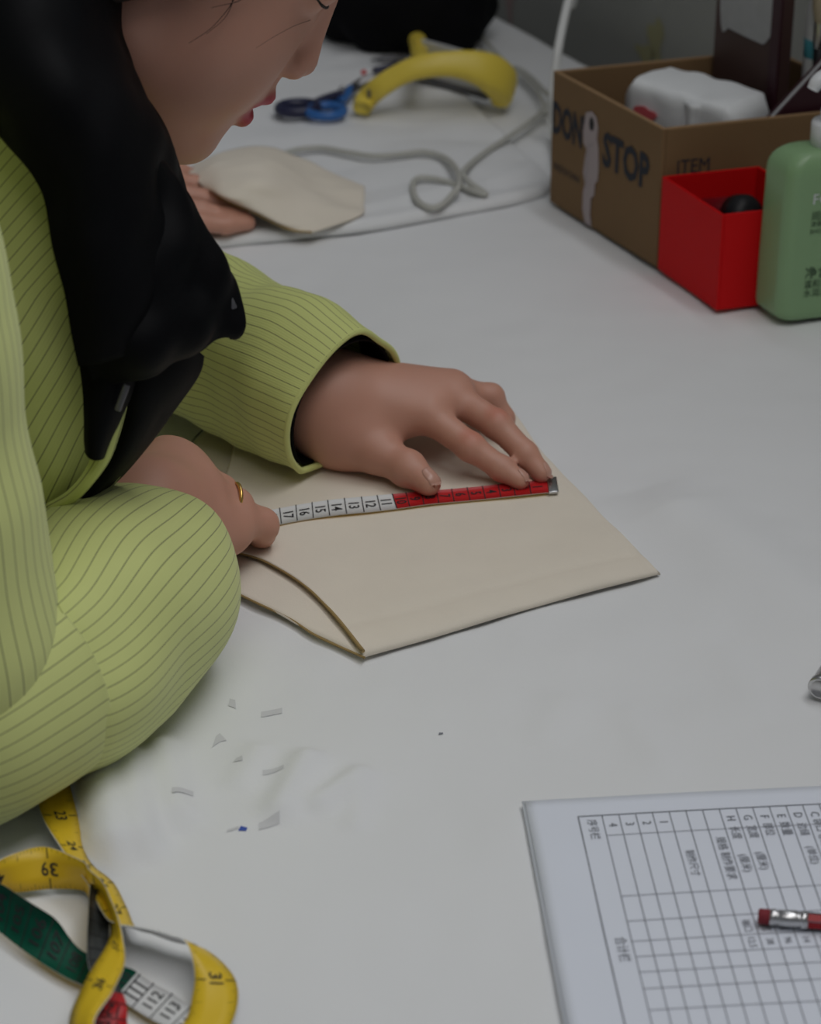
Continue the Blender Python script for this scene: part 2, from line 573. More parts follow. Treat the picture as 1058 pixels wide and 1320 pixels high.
def head(S, O, R, s=0.01):          # O: point between the ears; rows of R: forward, left, up
    R = np.asarray(R, float)
    def p(x, y, z): return O + s * (np.array([x, y, z]) @ R)
    def e(c, r, k, tilt=None, sub=False): S.add(ell(p(*c), np.asarray(r) * s, R), k * s, sub=sub)
    def c(a, b, ra, rb, k, sub=False): S.add(cone(p(*a), p(*b), ra * s, rb * s), k * s, sub=sub)
    e((0.3, 0, 4.6), (9.2, 7.4, 8.4), 1)
    e((4.2, 0, -0.8), (6.0, 6.3, 8.0), 2)
    e((4.0, 0, -5.4), (5.6, 5.4, 4.8), 2)
    for y in (-1, 1):
        c((0.8, 5.0 * y, -4.2), (7.0, 1.7 * y, -8.3), 1.7, 1.5, 2)
        e((5.6, 3.5 * y, -2.8), (3.3, 2.9, 3.6), 2)
        e((8.3, 3.1 * y, 2.6), (1.5, 1.75, 1.3), 0.8)            # closed lid over the eye
        c((9.1, 1.3 * y, 3.9), (8.0, 5.0 * y, 3.8), 1.0, 0.9, 1.2)
        e((-0.4, 7.1 * y, 0.3), (1.7, 0.8, 3.0), 0.5)            # ear
        e((-0.1, 7.7 * y, 0.5), (0.9, 0.5, 1.8), 0.4, sub=True)
    e((7.8, 0, -8.8), (1.9, 2.0, 1.75), 1.5)
    e((8.1, 0, -4.5), (2.0, 2.5, 1.8), 1.1)
    e((7.5, 0, -6.8), (1.9, 2.1, 1.2), 1.0)
    c((9.95, 0, 2.3), (10.75, 0, -0.9), 0.65, 0.75, 1.0)
    e((10.95, 0, -1.95), (0.95, 0.95, 0.9), 0.7)
    c((10.0, 0, -3.0), (10.15, 0, -4.2), 0.55, 0.5, 0.6)
    for y in (-1, 1):
        e((10.3, 1.15 * y, -2.3), (1.0, 0.72, 0.74), 0.4)
        e((10.75, 0.80 * y, -3.0), (0.62, 0.36, 0.45), 0.1, sub=True)
        c((10.5, 0.0, -4.65), (9.5, 2.0 * y, -5.0), 0.50, 0.32, 0.3)
        c((10.05, 0.0, -6.3), (9.2, 1.8 * y, -5.75), 0.60, 0.32, 0.3)
        c((10.9, 0.0, -5.5), (9.6, 1.9 * y, -5.4), 0.24, 0.10, 0.1, sub=True)
    lips = [cone(p(10.6, 0, -4.7), p(9.6, 2.0 * y, -5.05), 0.46 * s, 0.25 * s) for y in (-1, 1)] + \
           [cone(p(10.15, 0, -6.25), p(9.3, 1.8 * y, -5.72), 0.56 * s, 0.25 * s) for y in (-1, 1)]
    return p, lips

def near(prims, V, soft):           # 1 inside the given shapes, fading out over soft
    X = (V[:, 0], V[:, 1], V[:, 2])
    d = np.min([Solid.dist(q, X) for q in prims], 0)
    return np.clip(1 - d / soft, 0, 1)

def garment(path, rad, seg, n, width_uv, flatz=None, fold=None, twist=0.0, sx=1.0, up=(0, 0, 1), seam=math.pi / 2, shape=None):
    # a cloth tube along a path; u of the UV map runs round it in metres, v along it
    p = cr(path, n)
    r = cr(np.asarray(rad, float)[:, None], n)[:, 0]
    t, nn, b = frames(p, up)
    a = np.linspace(0, 2 * np.pi, seg + 1) + seam
    L = np.concatenate([[0], np.cumsum(np.linalg.norm(np.diff(p, axis=0), axis=1))])
    d = 0
    if fold is not None:
        d = fold(a[None, :], L[:, None])
    rr = r[:, None] + d + 0 * a[None, :]
    V = p[:, None] + rr[..., None] * (np.cos(a)[None, :, None] * nn[:, None] * sx + np.sin(a)[None, :, None] * b[:, None])
    if shape is not None: V = shape(V)
    if flatz is not None:
        z = V[..., 2]
        e = 0.012
        V[..., 2] = np.where(z < flatz + e, flatz + e * np.exp(np.clip((z - flatz - e) / (e * 4), -6, 0)) * 1.0, z)
    uv = np.stack([np.broadcast_to(a / (2 * np.pi) * width_uv, rr.shape) + twist * L[:, None], np.broadcast_to(L[:, None], rr.shape)], -1)
    return V, uv.reshape(-1, 2)

def cloth_obj(name, V, uv, mat, parent, t=0.0015, flip=False):
    if flip:
        V = V[:, ::-1]
        uv = uv.reshape(V.shape[0], V.shape[1], 2)[:, ::-1].reshape(-1, 2)
    VV, F = thick(V, t)
    return obj(name, VV, F, mat, parent, uv=np.concatenate([uv, uv]))

def report(tagname, chain):
    c = [np.asarray(q) for q in chain]
    print(tagname, [round(100 * float(np.linalg.norm(c[i + 1] - c[i])), 1) for i in range(len(c) - 1)])

# ------------------------------------------------------------------ the setting
UD = nrm(np.array([-0.446, 0.895, 0]))      # along the table, away from the camera
ND = nrm(np.array([0.895, 0.446, 0]))       # across the table, towards the wall
UP = np.array([0, 0, 1.0])
E0 = np.array([0.157, 2.20, 0])             # a point of the table's wall-side edge
TW = 0.92                                  # table width
def tab(u, n, z=0.0): return E0 + UD * u + ND * n + UP * (T + z)
def cross2(a, b): return a[0] * b[1] - a[1] * b[0]

V, F = rbox((0.1, 1.5, -0.02), np.eye(3), (3.5, 3.5, 0.02))
tag(obj('floor', V, F, M['floor'], smooth=False), kind='structure')
V, F = rbox(E0 + UD * 0.2 + ND * 0.10 + UP * 1.05, [UD, ND, UP], (2.6, 0.02, 1.05))
wall = tag(obj('wall_right', V, F, M['wall'], smooth=False), kind='structure')
def stain(px, py, w, h, name, m):           # a flat smear on the wall
    r = ray(px, py)
    nn = ND
    o = E0 + ND * (0.08 - 0.0008)
    d = ((o - CAM) @ nn) / (r @ nn)
    c = CAM + r * d
    a = np.linspace(0, 2 * np.pi, 18, endpoint=False)
    k = 1 + 0.25 * np.sin(3 * a + 1) + 0.15 * np.sin(5 * a)
    V = c + (np.cos(a) * k * w)[:, None] * UD + (np.sin(a) * k * h)[:, None] * UP
    obj(name, V, [tuple(range(18))], m, wall)
M['stain'] = mat('yellow_stain', (0.37, 0.36, 0.20), 0.85)
M['stainred'] = mat('reddish_stain', (0.40, 0.30, 0.285), 0.85)
stain(845, 52, 0.013, 0.022, 'stain', M['stain'])
stain(832, 70, 0.016, 0.010, 'stain', M['stain'])
stain(657, 4, 0.008, 0.02, 'stain', M['stainred'])

# table
L0, L1 = -1.75, 0.75
tb = empty('worktable', (E0 + UD * (L0 + L1) / 2 - ND * TW / 2), 'long worktable beneath the white cotton cloth', 'table')
V, F = rbox(tab((L0 + L1) / 2, -TW / 2, -0.0220), [UD, ND, UP], ((L1 - L0) / 2 - 0.004, TW / 2 - 0.004, 0.0145), 0.003)
obj('tabletop', V, F, M['wood'], tb, smooth=False)
for u in (L0 + 0.08, L1 - 0.08):
    for n in (-0.07, -TW + 0.07):
        c = tab(u, n)
        V, F = rbox((c[0], c[1], (T - 0.033) / 2), [UD, ND, UP], (0.022, 0.022, (T - 0.033) / 2), 0.003)
        obj('leg', V, F, M['darksteel'], tb, smooth=False)

# tablecloth: top, then a fall over each long side
def wrinkle(X):                              # height of the cloth, in metres, at ground points
    h = 0.0010 * WV(X) + 0.0003 * WV2(X)
    for (a, b, w, amp) in RIDGES:
        ab = b - a
        t = np.clip(((X - a) @ ab) / (ab @ ab), 0, 1)
        d = np.linalg.norm(X - (a + t[..., None] * ab), axis=-1)
        h = h + amp * np.exp(-(d / w) ** 2) * np.clip(np.minimum(t, 1 - t) * 6, 0, 1)
    return h
WV, WV2 = Waves(2, 14, 0.10, 0.5, 3), Waves(2, 20, 0.025, 0.07, 4)
RIDGES = []
for (x0, y0, x1, y1, w, amp) in [(128, 960, 152, 1130, .009, .0140), (165, 960, 190, 1115, .009, .0120), (110, 1000, 122, 1120, .006, .006), (203, 940, 235, 1075, .010, .008),
                                 (352, 1060, 405, 960, .009, .0070), (395, 1045, 480, 985, .007, .0055), (455, 1070, 470, 1000, .006, .003), (300, 1020, 340, 950, .008, .003),
                                 (830, 625, 1140, 850, .035, .010), (930, 820, 990, 930, .012, .002), (800, 900, 870, 1000, .010, .0022), (690, 960, 740, 890, .012, .0018),
                                 (600, 1190, 660, 1030, .02, .0012), (640, 860, 1000, 760, .03, .0014)]:
    RIDGES.append((G(x0, y0)[:2], G(x1, y1)[:2], w, amp))
us = np.arange(L0, L1 + 0.001, 0.0038)
drop = 0.16
ns = np.concatenate([-TW - drop + np.linspace(0, drop - 0.02, 14), -TW - 0.012 + np.linspace(0, 0.012, 4)[:-1], np.linspace(-TW, 0.0, 240), np.linspace(0.006, 0.014, 3)])
UU, NN = np.meshgrid(us, ns, indexing='ij')
X = E0[:2] + UU[..., None] * UD[:2] + NN[..., None] * ND[:2]
Z = T - 0.0022 + wrinkle(X)
over = np.clip(-TW - NN, 0, None)            # beyond the edge the cloth falls
ang = np.clip(over / 0.014, 0, np.pi / 2)
fall = np.where(over > 0, 0.009 * (1 - np.cos(ang)) + np.clip(over - 0.022, 0, None), 0)
out = np.where(over > 0, 0.009 * np.sin(ang) + 0.012 * np.sin(UU * 26 + 0.6 * np.sin(UU * 9)) * np.clip(over / drop, 0, 1) ** 1.2 + 0.012 * np.clip(over / drop, 0, 1), 0)
XX = E0[:2] + UU[..., None] * UD[:2] + np.where(over > 0, -TW - out, NN)[..., None] * ND[:2]
VG = np.concatenate([XX, (Z - fall)[..., None]], -1)
VV, FF = thick(VG[:, ::-1], 0.0008)
tc = obj('tablecloth', VV, FF, M['cloth'])
tag(tc, 'smooth white cotton cloth spread over the whole worktable', 'tablecloth')
def mark(pts, m, lift=0.00035):
    q = np.array(pts, float)
    if len(q) == 4:                          # a small grid that follows the cloth
        u, v = np.linspace(0, 1, 9)[:, None, None], np.linspace(0, 1, 5)[None, :, None]
        q = ((1 - u) * (1 - v) * q[0] + u * (1 - v) * q[1] + u * v * q[2] + (1 - u) * v * q[3]).reshape(-1, 2)
        F = [tuple(f) for f in gridfaces(9, 5)]
    else:
        F = [tuple(range(len(q)))]
    p = np.array([G(*k) for k in q])
    p[:, 2] = T - 0.0022 + wrinkle(p[:, :2]) + lift
    obj('ink_mark', p, F, m, tc)
for (x, y, w, h, s) in [(350, 914, 27, 7, -5), (352, 993, 27, 6, -5), (236, 1030, 27, 7, -6), (347, 1059, 27, 9, -8)]:
    mark([(x - w / 2, y + h / 2 - s / 2), (x + w / 2, y + h / 2 + s / 2), (x + w / 2, y - h / 2 + s / 2), (x - w / 2, y - h / 2 - s / 2)][::1], M['faintink'])
mark([(273, 958), (283, 951), (292, 950), (283, 940), (278, 944)], M['faintink'])
mark([(294, 905), (304, 909), (303, 898), (296, 896)], M['faintink'])
mark([(300, 981), (313, 982), (312, 974), (304, 976)], M['faintink'])
mark([(292, 1071), (308, 1066), (307, 1063), (293, 1068)], M['faintink'])
mark([(307, 1069), (317, 1069), (319, 1065), (310, 1063)], M['blueink'])
mark([(565, 944), (571, 943), (571, 941), (566, 941)], M['greyink'])

# far sheet laid over the cloth, its near hem rolled
FS = 0.0022
hem = cr([G(-260, 395), G(-40, 352), G(150, 334), G(255, 321), G(370, 308), G(480, 296), G(590, 276), G(665, 262), G(700, 252), G(712, 243)], 90)
far_a, far_b = tab(0.70, -TW + 0.02), tab(0.70, -0.004)
far = far_a + np.linspace(0, 1, 90)[:, None] * (far_b - far_a)
# keep the sheet's right side along the table edge
hemn = (hem - E0) @ ND
tt = np.linspace(0, 1, 150)[:, None, None] ** 1.1
S_ = hem[None] * (1 - tt) + far[None] * tt
WS, WS2 = Waves(2, 16, 0.07, 0.25, 12), Waves(2, 18, 0.02, 0.06, 13)
zz = T + 0.0004 + FS + 0.0026 * np.abs(WS(S_[..., :2])) + 0.0004 * WS2(S_[..., :2])
tq = np.linspace(0, 1, 150)[:, None]
zz += 0.0022 * np.exp(-((tq - 0.016) / 0.012) ** 2) + 0.0022 * np.exp(-((tq - 0.055) / 0.012) ** 2)
zz = np.where(tq < 0.008, T - 0.0012 + (zz - T + 0.0012) * np.sin(np.clip(tq / 0.008, 0, 1) * np.pi / 2), zz)
S_[..., 2] = zz
VV, FF = thick(S_[::-1], 0.0009)
tag(obj('folded_sheet', VV, FF, M['cloth']), 'second white sheet with a rolled hem across the far half of the table', 'sheet')
FZ = 0.006                                   # working height of things lying on the far sheet

# ------------------------------------------------------------------ cotton pouch being measured
def coons(c0, c1, d0, d1, n, m):             # patch between c0 (v=0), c1 (v=1) and d0 (u=0), d1 (u=1)
    c0, c1, d0, d1 = cr(c0, n), cr(c1, n), cr(d0, m), cr(d1, m)
    u, v = np.linspace(0, 1, n)[:, None, None], np.linspace(0, 1, m)[None, :, None]
    return (1 - v) * c0[:, None] + v * c1[:, None] + (1 - u) * d0[None] + u * d1[None] - ((1 - u) * (1 - v) * c0[0] + u * (1 - v) * c0[-1] + (1 - u) * v * c1[0] + u * v * c1[-1])
g = lambda *pts: [G(*q) for q in pts]
WP = Waves(2, 14, 0.03, 0.12, 21)
pouch = empty('cotton_pouch', G(560, 690), 'flat cream cotton pouch under both hands, open curved end at left', 'pouch')
right = g((652, 518), (701, 587), (761, 651), (851, 741))
bot = g((468, 849), (560, 823), (700, 781), (851, 741))
topc = g((300, 548), (420, 535), (560, 528), (652, 519))
opening = g((300, 548), (302, 575), (298, 603), (284, 640), (270, 680), (290, 714), (340, 732), (390, 762), (430, 801), (468, 849))
back_l = g((252, 568), (236, 600), (225, 650), (235, 700), (285, 757))
bott = g((285, 757), (330, 779), (372, 799), (410, 823), (470, 850))
# back panel: a little larger than the front one at the open end
B1 = coons(g((268, 551), (430, 536), (560, 529), (652, 519)), g((285, 757), (345, 787), (405, 820), (470, 850)), g((268, 551), (240, 590), (225, 650), (235, 700), (285, 757)), g((652, 519), (600, 650), (530, 760), (470, 850)), 50, 40)
B1[..., 2] = T + 0.0018 + 0.0003 * WP(B1[..., :2])
VV, FF = thick(B1[:, ::-1], 0.0008)
obj('back_panel', VV, FF, M['cream'], pouch)
Fp = coons(topc, bot, opening, right, 120, 110)
uu, vv = np.linspace(0, 1, 120)[:, None], np.linspace(0, 1, 110)[None, :]
puff = 0.0014 * np.clip(np.minimum(np.minimum(vv, 1 - vv), 1 - uu) * 9, 0, 1) ** 0.6
ro = lambda q, w: np.sqrt(np.clip(1 - np.clip((q - 1 + w) / w, 0, 1) ** 2, 0, 1))
Fp[..., 2] = T + 0.0010 + (0.0034 + puff + 0.0005 * WP(Fp[..., :2]) - 0.0011 * np.exp(-((vv - 0.925) / 0.010) ** 2) - 0.0005 * np.exp(-((uu - 0.965) / 0.006) ** 2)) * ro(vv, 0.035) * ro(uu, 0.02)
VV, FF = thick(Fp[:, ::-1], 0.0012)
obj('front_panel', VV, FF, M['cream'], pouch)
def liftline(pts, h, n=60):
    p = cr(pts, n)
    p[:, 2] = T + h
    return p
e = liftline(opening, 0.0048)
V, F = sweep(e, np.interp(np.linspace(0, 1, 60), [0, 0.6, 0.8, 1], [0.0006, 0.0006, 0.0008, 0.0012]), 8)
obj('edge_binding', V, F, M['thread'], pouch)
e = liftline(g((285, 758), (330, 780), (372, 800), (410, 824), (470, 851)), 0.0016)
V, F = sweep(e, 0.0007, 8)
obj('edge_binding', V, F, M['thread'], pouch)
e = liftline(g((268, 551), (248, 572), (236, 600), (225, 650)), 0.0018)
V, F = sweep(e, 0.0006, 8)
obj('edge_binding', V, F, M['greyink'], pouch)
PZ = 0.0062                                  # top of the pouch

# ------------------------------------------------------------------ measuring tape
TWD = 0.019
def pin(A, px, py, how):                     # the point of a pixel's ray that lies a tape's width from A
    r = ray(px, py)
    b, c = r @ (CAM - A), (CAM - A) @ (CAM - A) - TWD ** 2
    q = b * b - (r @ r) * c
    if q <= 0: return CAM + r * (-b / (r @ r))
    s = math.sqrt(q) * (-1 if how == 'n' else 1)
    return CAM + r * ((-b + s) / (r @ r))
rows = []                                    # (cm, point on edge A, point on edge B)
def row(s, ax, ay, ah, bx, by, b):
    A = G(ax, ay, ah)
    if b == 'u':
        rows.append((s, A, A + UP * TWD))
        return
    rows.append((s, A, pin(A, bx, by, b) if isinstance(b, str) else G(bx, by, b)))
pz = PZ + 0.0012
row(0, 710, 618, pz, 712, 632, pz)
row(2, 668, 622, pz, 671, 637, pz)
row(5, 610, 628, pz, 614, 644, pz)
row(8, 552, 633, pz, 555, 650, pz)
row(10.4, 506, 637, pz, 512, 656, pz)
row(12, 474, 640, pz, 478, 660, pz)
row(14, 431, 644, pz, 434, 665, pz)
row(16, 390, 650, pz, 392, 672, pz)
row(18, 347, 658, pz, 350, 680, pz)
row(21, 292, 668, pz + .002, 298, 690, pz + .002)
row(26, 214, 700, .008, 232, 724, .008)
row(32, 150, 770, .004, 190, 770, .012)
row(38, 112, 850, .004, 130, 840, .016)
row(44, 90, 920, .010, 90, 920, .029)
row(50, 92, 970, .006, 70, 965, .018)
row(55, 88, 1000, .003, 48, 1010, 'n')
row(58.4, 100, 1052, .003, 54, 1051, 'n')
row(61, 108, 1094, .003, 77, 1090, 'n')
row(63.5, 120, 1116, .003, 94, 1114, 'n')
row(66, 146, 1138, .003, 113, 1139, 'n')
row(68.6, 163, 1170, .003, 132, 1176, 'n')
row(70.3, 175, 1196, .003, 148, 1190, 'n')
row(72.5, 197, 1204, .003, 188, 1197, 'n')
row(75, 225, 1214, .003, 220, 1206, 'n')
row(77, 268, 1226, .003, 241, 1217, 'n')
row(78.74, 304, 1265, .003, 251, 1263, 'n')
row(81, 300, 1316, .003, 236, 1314, 'n')
row(83.5, 262, 1362, .003, 200, 1342, 'n')
row(86, 190, 1384, .003, 170, 1334, 'n')
row(88, 118, 1368, .016, 150, 1380, 'n')
row(89.8, 89, 1322, .020, 121, 1322, 'n')
row(91.4, 111, 1263, .022, 147, 1275, 'n')
row(94, 139, 1215, .014, 161, 1228, 'n')
row(95.5, 141, 1190, .002, 0, 0, 'u')
row(97, 118, 1163, .002, 0, 0, 'u')
row(98, 106, 1148, .003, 106, 1110, 'n')
row(99.06, 66, 1146, .003, 60, 1092, 'n')
row(100.3, 28, 1150, .003, 22, 1099, 'n')
row(101.5, 2, 1152, .003, -6, 1112, 'n')
row(102.7, -24, 1182, .003, -16, 1122, 'n')
row(104.2, 2, 1203, .003, 14, 1134, 'n')
row(106, 40, 1232, .003, 62, 1170, 'n')
row(108, 88, 1262, .002, 113, 1209, .002)
row(110.4, 152, 1288, .0015, 180, 1256, .0015)
row(111.4, 170, 1299, .0015, 198, 1268, .0015)
row(112.4, 193, 1313, .0015, 222, 1281, .0015)
row(113.4, 218, 1326, .0015, 247, 1297, .0015)
row(116, 285, 1362, .0015, 305, 1325, .0015)
row(119, 370, 1390, .002, 372, 1340, .002)
row(122, 330, 1450, .002, 300, 1400, .002)
row(125.5, 205, 1390, .002, 165, 1385, .002)
row(127.8, 167, 1330, .002, 118, 1325, .004)
row(129.6, 162, 1292, .002, 128, 1284, .012)
row(133, 142, 1240, .002, 113, 1238, 'n')
row(137, 140, 1185, .002, 114, 1170, 'n')
row(140, 139, 1150, .002, 116, 1140, 'n')
SUB = 14
NR = (len(rows) - 1) * SUB + 1
RA, RB = cr([r[1] for r in rows], NR), cr([r[2] for r in rows], NR)
RB = RA + nrm(RB - RA) * np.clip(np.linalg.norm(RB - RA, axis=1), TWD * 0.92, TWD * 1.08)[:, None]
RS = np.interp(np.arange(NR) / SUB, np.arange(len(rows)), [r[0] for r in rows])
mid = (RA + RB) / 2
RN = nrm(np.cross(np.gradient(mid, axis=0), RB - RA))          # normal of the centimetre side
stretch = np.linalg.norm(np.gradient(mid, axis=0), axis=1) / np.maximum(np.gradient(RS), 1e-6)
def on_tape(s, w, side, lift=0.0005):
    f = np.interp(s, RS, np.arange(NR))
    i = np.clip(f.astype(int), 0, NR - 2)
    f = (f - i)[..., None]
    L = lambda Q: Q[i] * (1 - f) + Q[i + 1] * f
    A, B, N = L(RA), L(RB), L(RN)
    return A + (B - A) * np.asarray(w)[..., None] + N * side * lift
tape = empty('measuring_tape', G(300, 900), 'soft measuring tape, red and white under the hands, yellow and green at lower left', 'measuring tape')
ws = np.linspace(0, 1, 4)
Vt = np.concatenate([(RA[:, None] + (RB - RA)[:, None] * ws[None, :, None] + RN[:, None] * 0.0002 * s) for s in (1, -1)], 1)
ft = gridfaces(NR, 8)
fi = np.arange(len(ft)) % 7
keep = fi != 3
mid_s = np.repeat((RS[1:] + RS[:-1]) / 2, 7)
cm_col = np.select([mid_s < 10.4, mid_s < 20, mid_s < 98, mid_s < 110.2, mid_s < 120, mid_s < 130.3], [1, 2, 2, 3, 2, 1], 4)
idx = np.where(fi < 3, cm_col, 0)
edge = np.array([[i * 8, (i + 1) * 8, (i + 1) * 8 + 4, i * 8 + 4] for i in range(NR - 1)] + [[i * 8 + 3, i * 8 + 7, (i + 1) * 8 + 7, (i + 1) * 8 + 3] for i in range(NR - 1)])
obj('ribbon', Vt.reshape(-1, 3), np.concatenate([ft[keep], edge]), [M['tape_yellow'], M['tape_red'], M['tape_white'], M['tape_green'], M['tape_dark']], tape, idx=np.concatenate([idx[keep], np.full(len(edge), 2)]))
pr = []
def tape_line(s, w0, w1, side, wd=0.05):
    st = float(np.interp(s, RS, stretch)) * 100
    h = wd / max(st, 0.25) / 2
    ss, wwv = np.array([s - h, s + h, s + h, s - h]), np.array([w0, w0, w1, w1])
    pr.append((on_tape(ss, wwv, side), [(0, 1, 2, 3)]))
def tape_text(t, s, w, size, side, along):
    V, F = text2d(t, size, 'CENTER', 0.012)
    st = float(np.interp(s, RS, stretch))
    if along:                                # inch side: reads along the tape, tops towards edge A
        ss, wv = s + V[:, 0] / st, w - V[:, 1] / TWD
    else:                                    # centimetre side: reads across it
        ss, wv = s - V[:, 1] / st, w + V[:, 0] / TWD
    pr.append((on_tape(ss, wv, side), F))
for c in list(range(1, 19)) + list(range(101, 120)) + list(range(125, 130)):
    off = 0.0
    tape_line(c + 0.42, 0.0, 1.0, 1, 0.06)
    tape_text(str(c), c - 0.03, 0.5, 0.0085 if c > 100 else 0.0092, 1, False)
for c in list(range(131, 139)):
    tape_line(c, 0, 1, 1, 0.05)
for i in list(range(22, 32)) + [35, 36, 37, 38, 39, 40]:
    s = i * 2.54
    tape_line(s, 0.0, 0.26, -1, 0.06); tape_line(s, 0.74, 1.0, -1, 0.06)
    tape_text(str(i), s, 0.5, 0.0088, -1, True)
    for j in range(1, 16):
        l = 0.22 if j == 8 else 0.14 if j % 4 == 0 else 0.08
        tape_line(s + j * 2.54 / 16, 0.0, l, -1, 0.02); tape_line(s + j * 2.54 / 16, 1 - l, 1.0, -1, 0.02)
V, F = join(*pr)
tag(obj('printed_scale', V, F, M['ink'], tape, smooth=False), kind='stuff')
c = (RA[0] + RB[0]) / 2
ax = np.array([nrm(RA[0] - RA[SUB]), nrm(RB[0] - RA[0]), RN[0]])
V, F = rbox(c + ax[0] * 0.0005 + ax[2] * 0.0003, ax, (0.0032, TWD / 2 + 0.0006, 0.0009), 0.0005)
obj('metal_tip', V, F, M['steel'], tape)

# ------------------------------------------------------------------ printed form and pencil
TLc = G(676, 1037)
PA = nrm(np.append((G(1058, 1015.5) - TLc)[:2], 0))
PB = np.array([PA[1], -PA[0], 0.0])
pb = nrm(np.append((G(716, 1320) - TLc)[:2], 0))
PB = nrm(PB + pb)
PA2 = np.array([-PB[1], PB[0], 0.0])
PA = nrm(PA + PA2 * 0.5)
WF = Waves(2, 10, 0.06, 0.3, 31)
def sheet(name, o, w, h, z, amp, label, curl=0.0, origin=None):
    u, v = np.linspace(0, w, 40)[:, None], np.linspace(0, h, 50)[None, :]
    V = o + u[..., None] * PA + v[..., None] * PB
    zz = T + z + amp * (1 + WF(V[..., :2])) * 0.5
    zz += curl * np.exp(-((u - 0.012) / 0.010) ** 2) * np.exp(-((v - 0.055) / 0.035) ** 2)
    V[..., 2] = zz
    VV, FF = thick(V[:, ::-1], 0.00025)
    o_ = obj(name, VV, FF, M['paper'])
    return tag(o_, label, 'paper', 'printed form sheets'), V
s1, _ = sheet('paper_sheet', TLc + PA * -0.0014 + PB * -0.0010, 0.215, 0.297, 0.0012, 0.0003, 'lower white sheet showing as a thin edge left of the printed form')
s2, SV = sheet('paper_sheet', TLc + PB * 0.0005, 0.215, 0.297, 0.0022, 0.0008, 'printed table form with grey ruled columns, top sheet under the pencil', 0.0012)
def fz(X): return T + 0.0022 + 0.0008 * (1 + WF(X[..., :2])) * 0.5
def onpage(px, py):                          # page coordinates (along top edge, down the side) of a pixel
    q = G(px, py, 0.003) - TLc
    m = np.linalg.solve(np.array([PA[:2], PB[:2]]).T, q[:2])
    return m
def page(a, b, lift=0.0004):
    q = TLc + np.asarray(a)[..., None] * PA + np.asarray(b)[..., None] * PB
    q[..., 2] = fz(q) + lift
    return q
pl = []
def pline(a0, b0, a1, b1, w):
    n = 10
    a, b = np.linspace(a0, a1, n), np.linspace(b0, b1, n)
    d = np.array([a1 - a0, b1 - b0]); d = d / np.linalg.norm(d) * w / 2
    V = np.concatenate([page(a - d[1], b + d[0]), page(a + d[1], b - d[0])])
    pl.append((V, [(i, i + 1, n + i + 1, n + i) for i in range(n - 1)]))
a0, b0 = onpage(745, 1052)
a1 = onpage(776, 1052)[0]
step = (onpage(1058, 1043)[0] - a1) / 13.0
bend = 0.26
amax = a1 + step * 17
rowsb = [onpage(850, y)[1] for y in (1073, 1152, 1184.5, 1211, 1231.5, 1252, 1274, 1302)]
rowsb += [rowsb[-1] + 0.0165 * k for k in range(1, 5)]
pline(a0, b0, min(amax, 0.212), b0, 0.0006)
pline(a0, b0, a0, bend, 0.0007)
cols = [a1 + step * k for k in range(18) if a1 + step * k < 0.212]
for a in cols: pline(a, b0, a, bend, 0.00042)
for b in rowsb: pline(a1, b, cols[-1], b, 0.00036)
V, F = join(*pl)
tag(obj('ruled_lines', V, F, M['greyink'], s2, smooth=False), kind='stuff')
pt = []
def ptext(t, a, b, size):                    # text runs down the side of the page
    V, F = text2d(t, size)
    pt.append((page(a + V[:, 1], b + V[:, 0]), F))
cm_ = lambda k: a1 + step * (k + 0.5)
bh = (b0 + rowsb[0]) / 2
for k, t in enumerate(['4', '3', '2', '1', '', '', '', 'H', 'G', 'F', 'E', 'D', 'C', 'B', 'A']):
    if t: ptext(t, cm_(k), bh, 0.0062)
ptext('序号栏', (a0 + a1) / 2, bh + 0.003, 0.0056)
ptext('合计栏', (a0 + a1) / 2 + 0.0005, onpage(790, 1224)[1], 0.0062)
bm_ = lambda y: onpage(900, y)[1]
for k, y, t, sz in [(4, 1112, '制作尺寸', .0052), (6, 1108, '规格 制作要求', .0055), (7, 1076, '长度', .0055), (7, 1116, '(厘米)', .0055), (8, 1076, '宽度', .0055), (8, 1114, '(厘米)', .0055),
                    (9, 1074, '部位', .0055), (10, 1074, '数量', .0058), (11, 1076, '边缝', .0055), (11, 1110, '(单位)', .0055), (12, 1090, '袋口 卷边尺寸', .0054), (13, 1084, '材料名称', .0054), (14, 1084, '工序', .0054)]:
    ptext(t, cm_(k), bm_(y), sz)
for k in (6, 7, 8, 9, 10):
    ptext(['袖口', '肩宽', '胸围', '领口', '下摆'][k - 6], cm_(k), (rowsb[2] + rowsb[3]) / 2 + 0.001, 0.0048)
    ptext(['12.5', '38', '96', '14', '52'][k - 6], cm_(k), (rowsb[3] + rowsb[4]) / 2, 0.0048)
V, F = join(*pt)
tag(obj('printed_text', V, F, M['greyink'], s2, smooth=False), kind='stuff')

PR = 0.0037
q0, q1 = G(977, 1181, 0.0035 + PR), G(1058, 1188, 0.0035 + PR)
pd = nrm(np.append((q1 - q0)[:2], 0))
pn = np.array([-pd[1], pd[0], 0.0])
pcl = empty('pencil', q0 + pd * 0.08 - UP * PR, 'red and black striped pencil with silver eraser end on the printed form', 'pencil')
hexa = np.arange(6) * np.pi / 3 + np.pi / 6
def prism(s0, s1, r0, r1, k):
    a = hexa if k == 6 else np.arange(k) * 2 * np.pi / k
    V = np.concatenate([q0 + pd * s + r * (np.cos(a)[:, None] * pn + np.sin(a)[:, None] * UP) for s, r in ((s0, r0), (s1, r1))])
    return V, [(i, (i + 1) % k, k + (i + 1) % k, k + i) for i in range(k)] + [tuple(range(k))[::-1], tuple(range(k, 2 * k))]
V, F = prism(0.0225, 0.165, 0.0038, 0.0038, 6)
obj('shaft', V, F, [M['pencilred'], M['pencilblack']], pcl, smooth=False, idx=[1, 0, 0, 1, 0, 0, 1, 1])
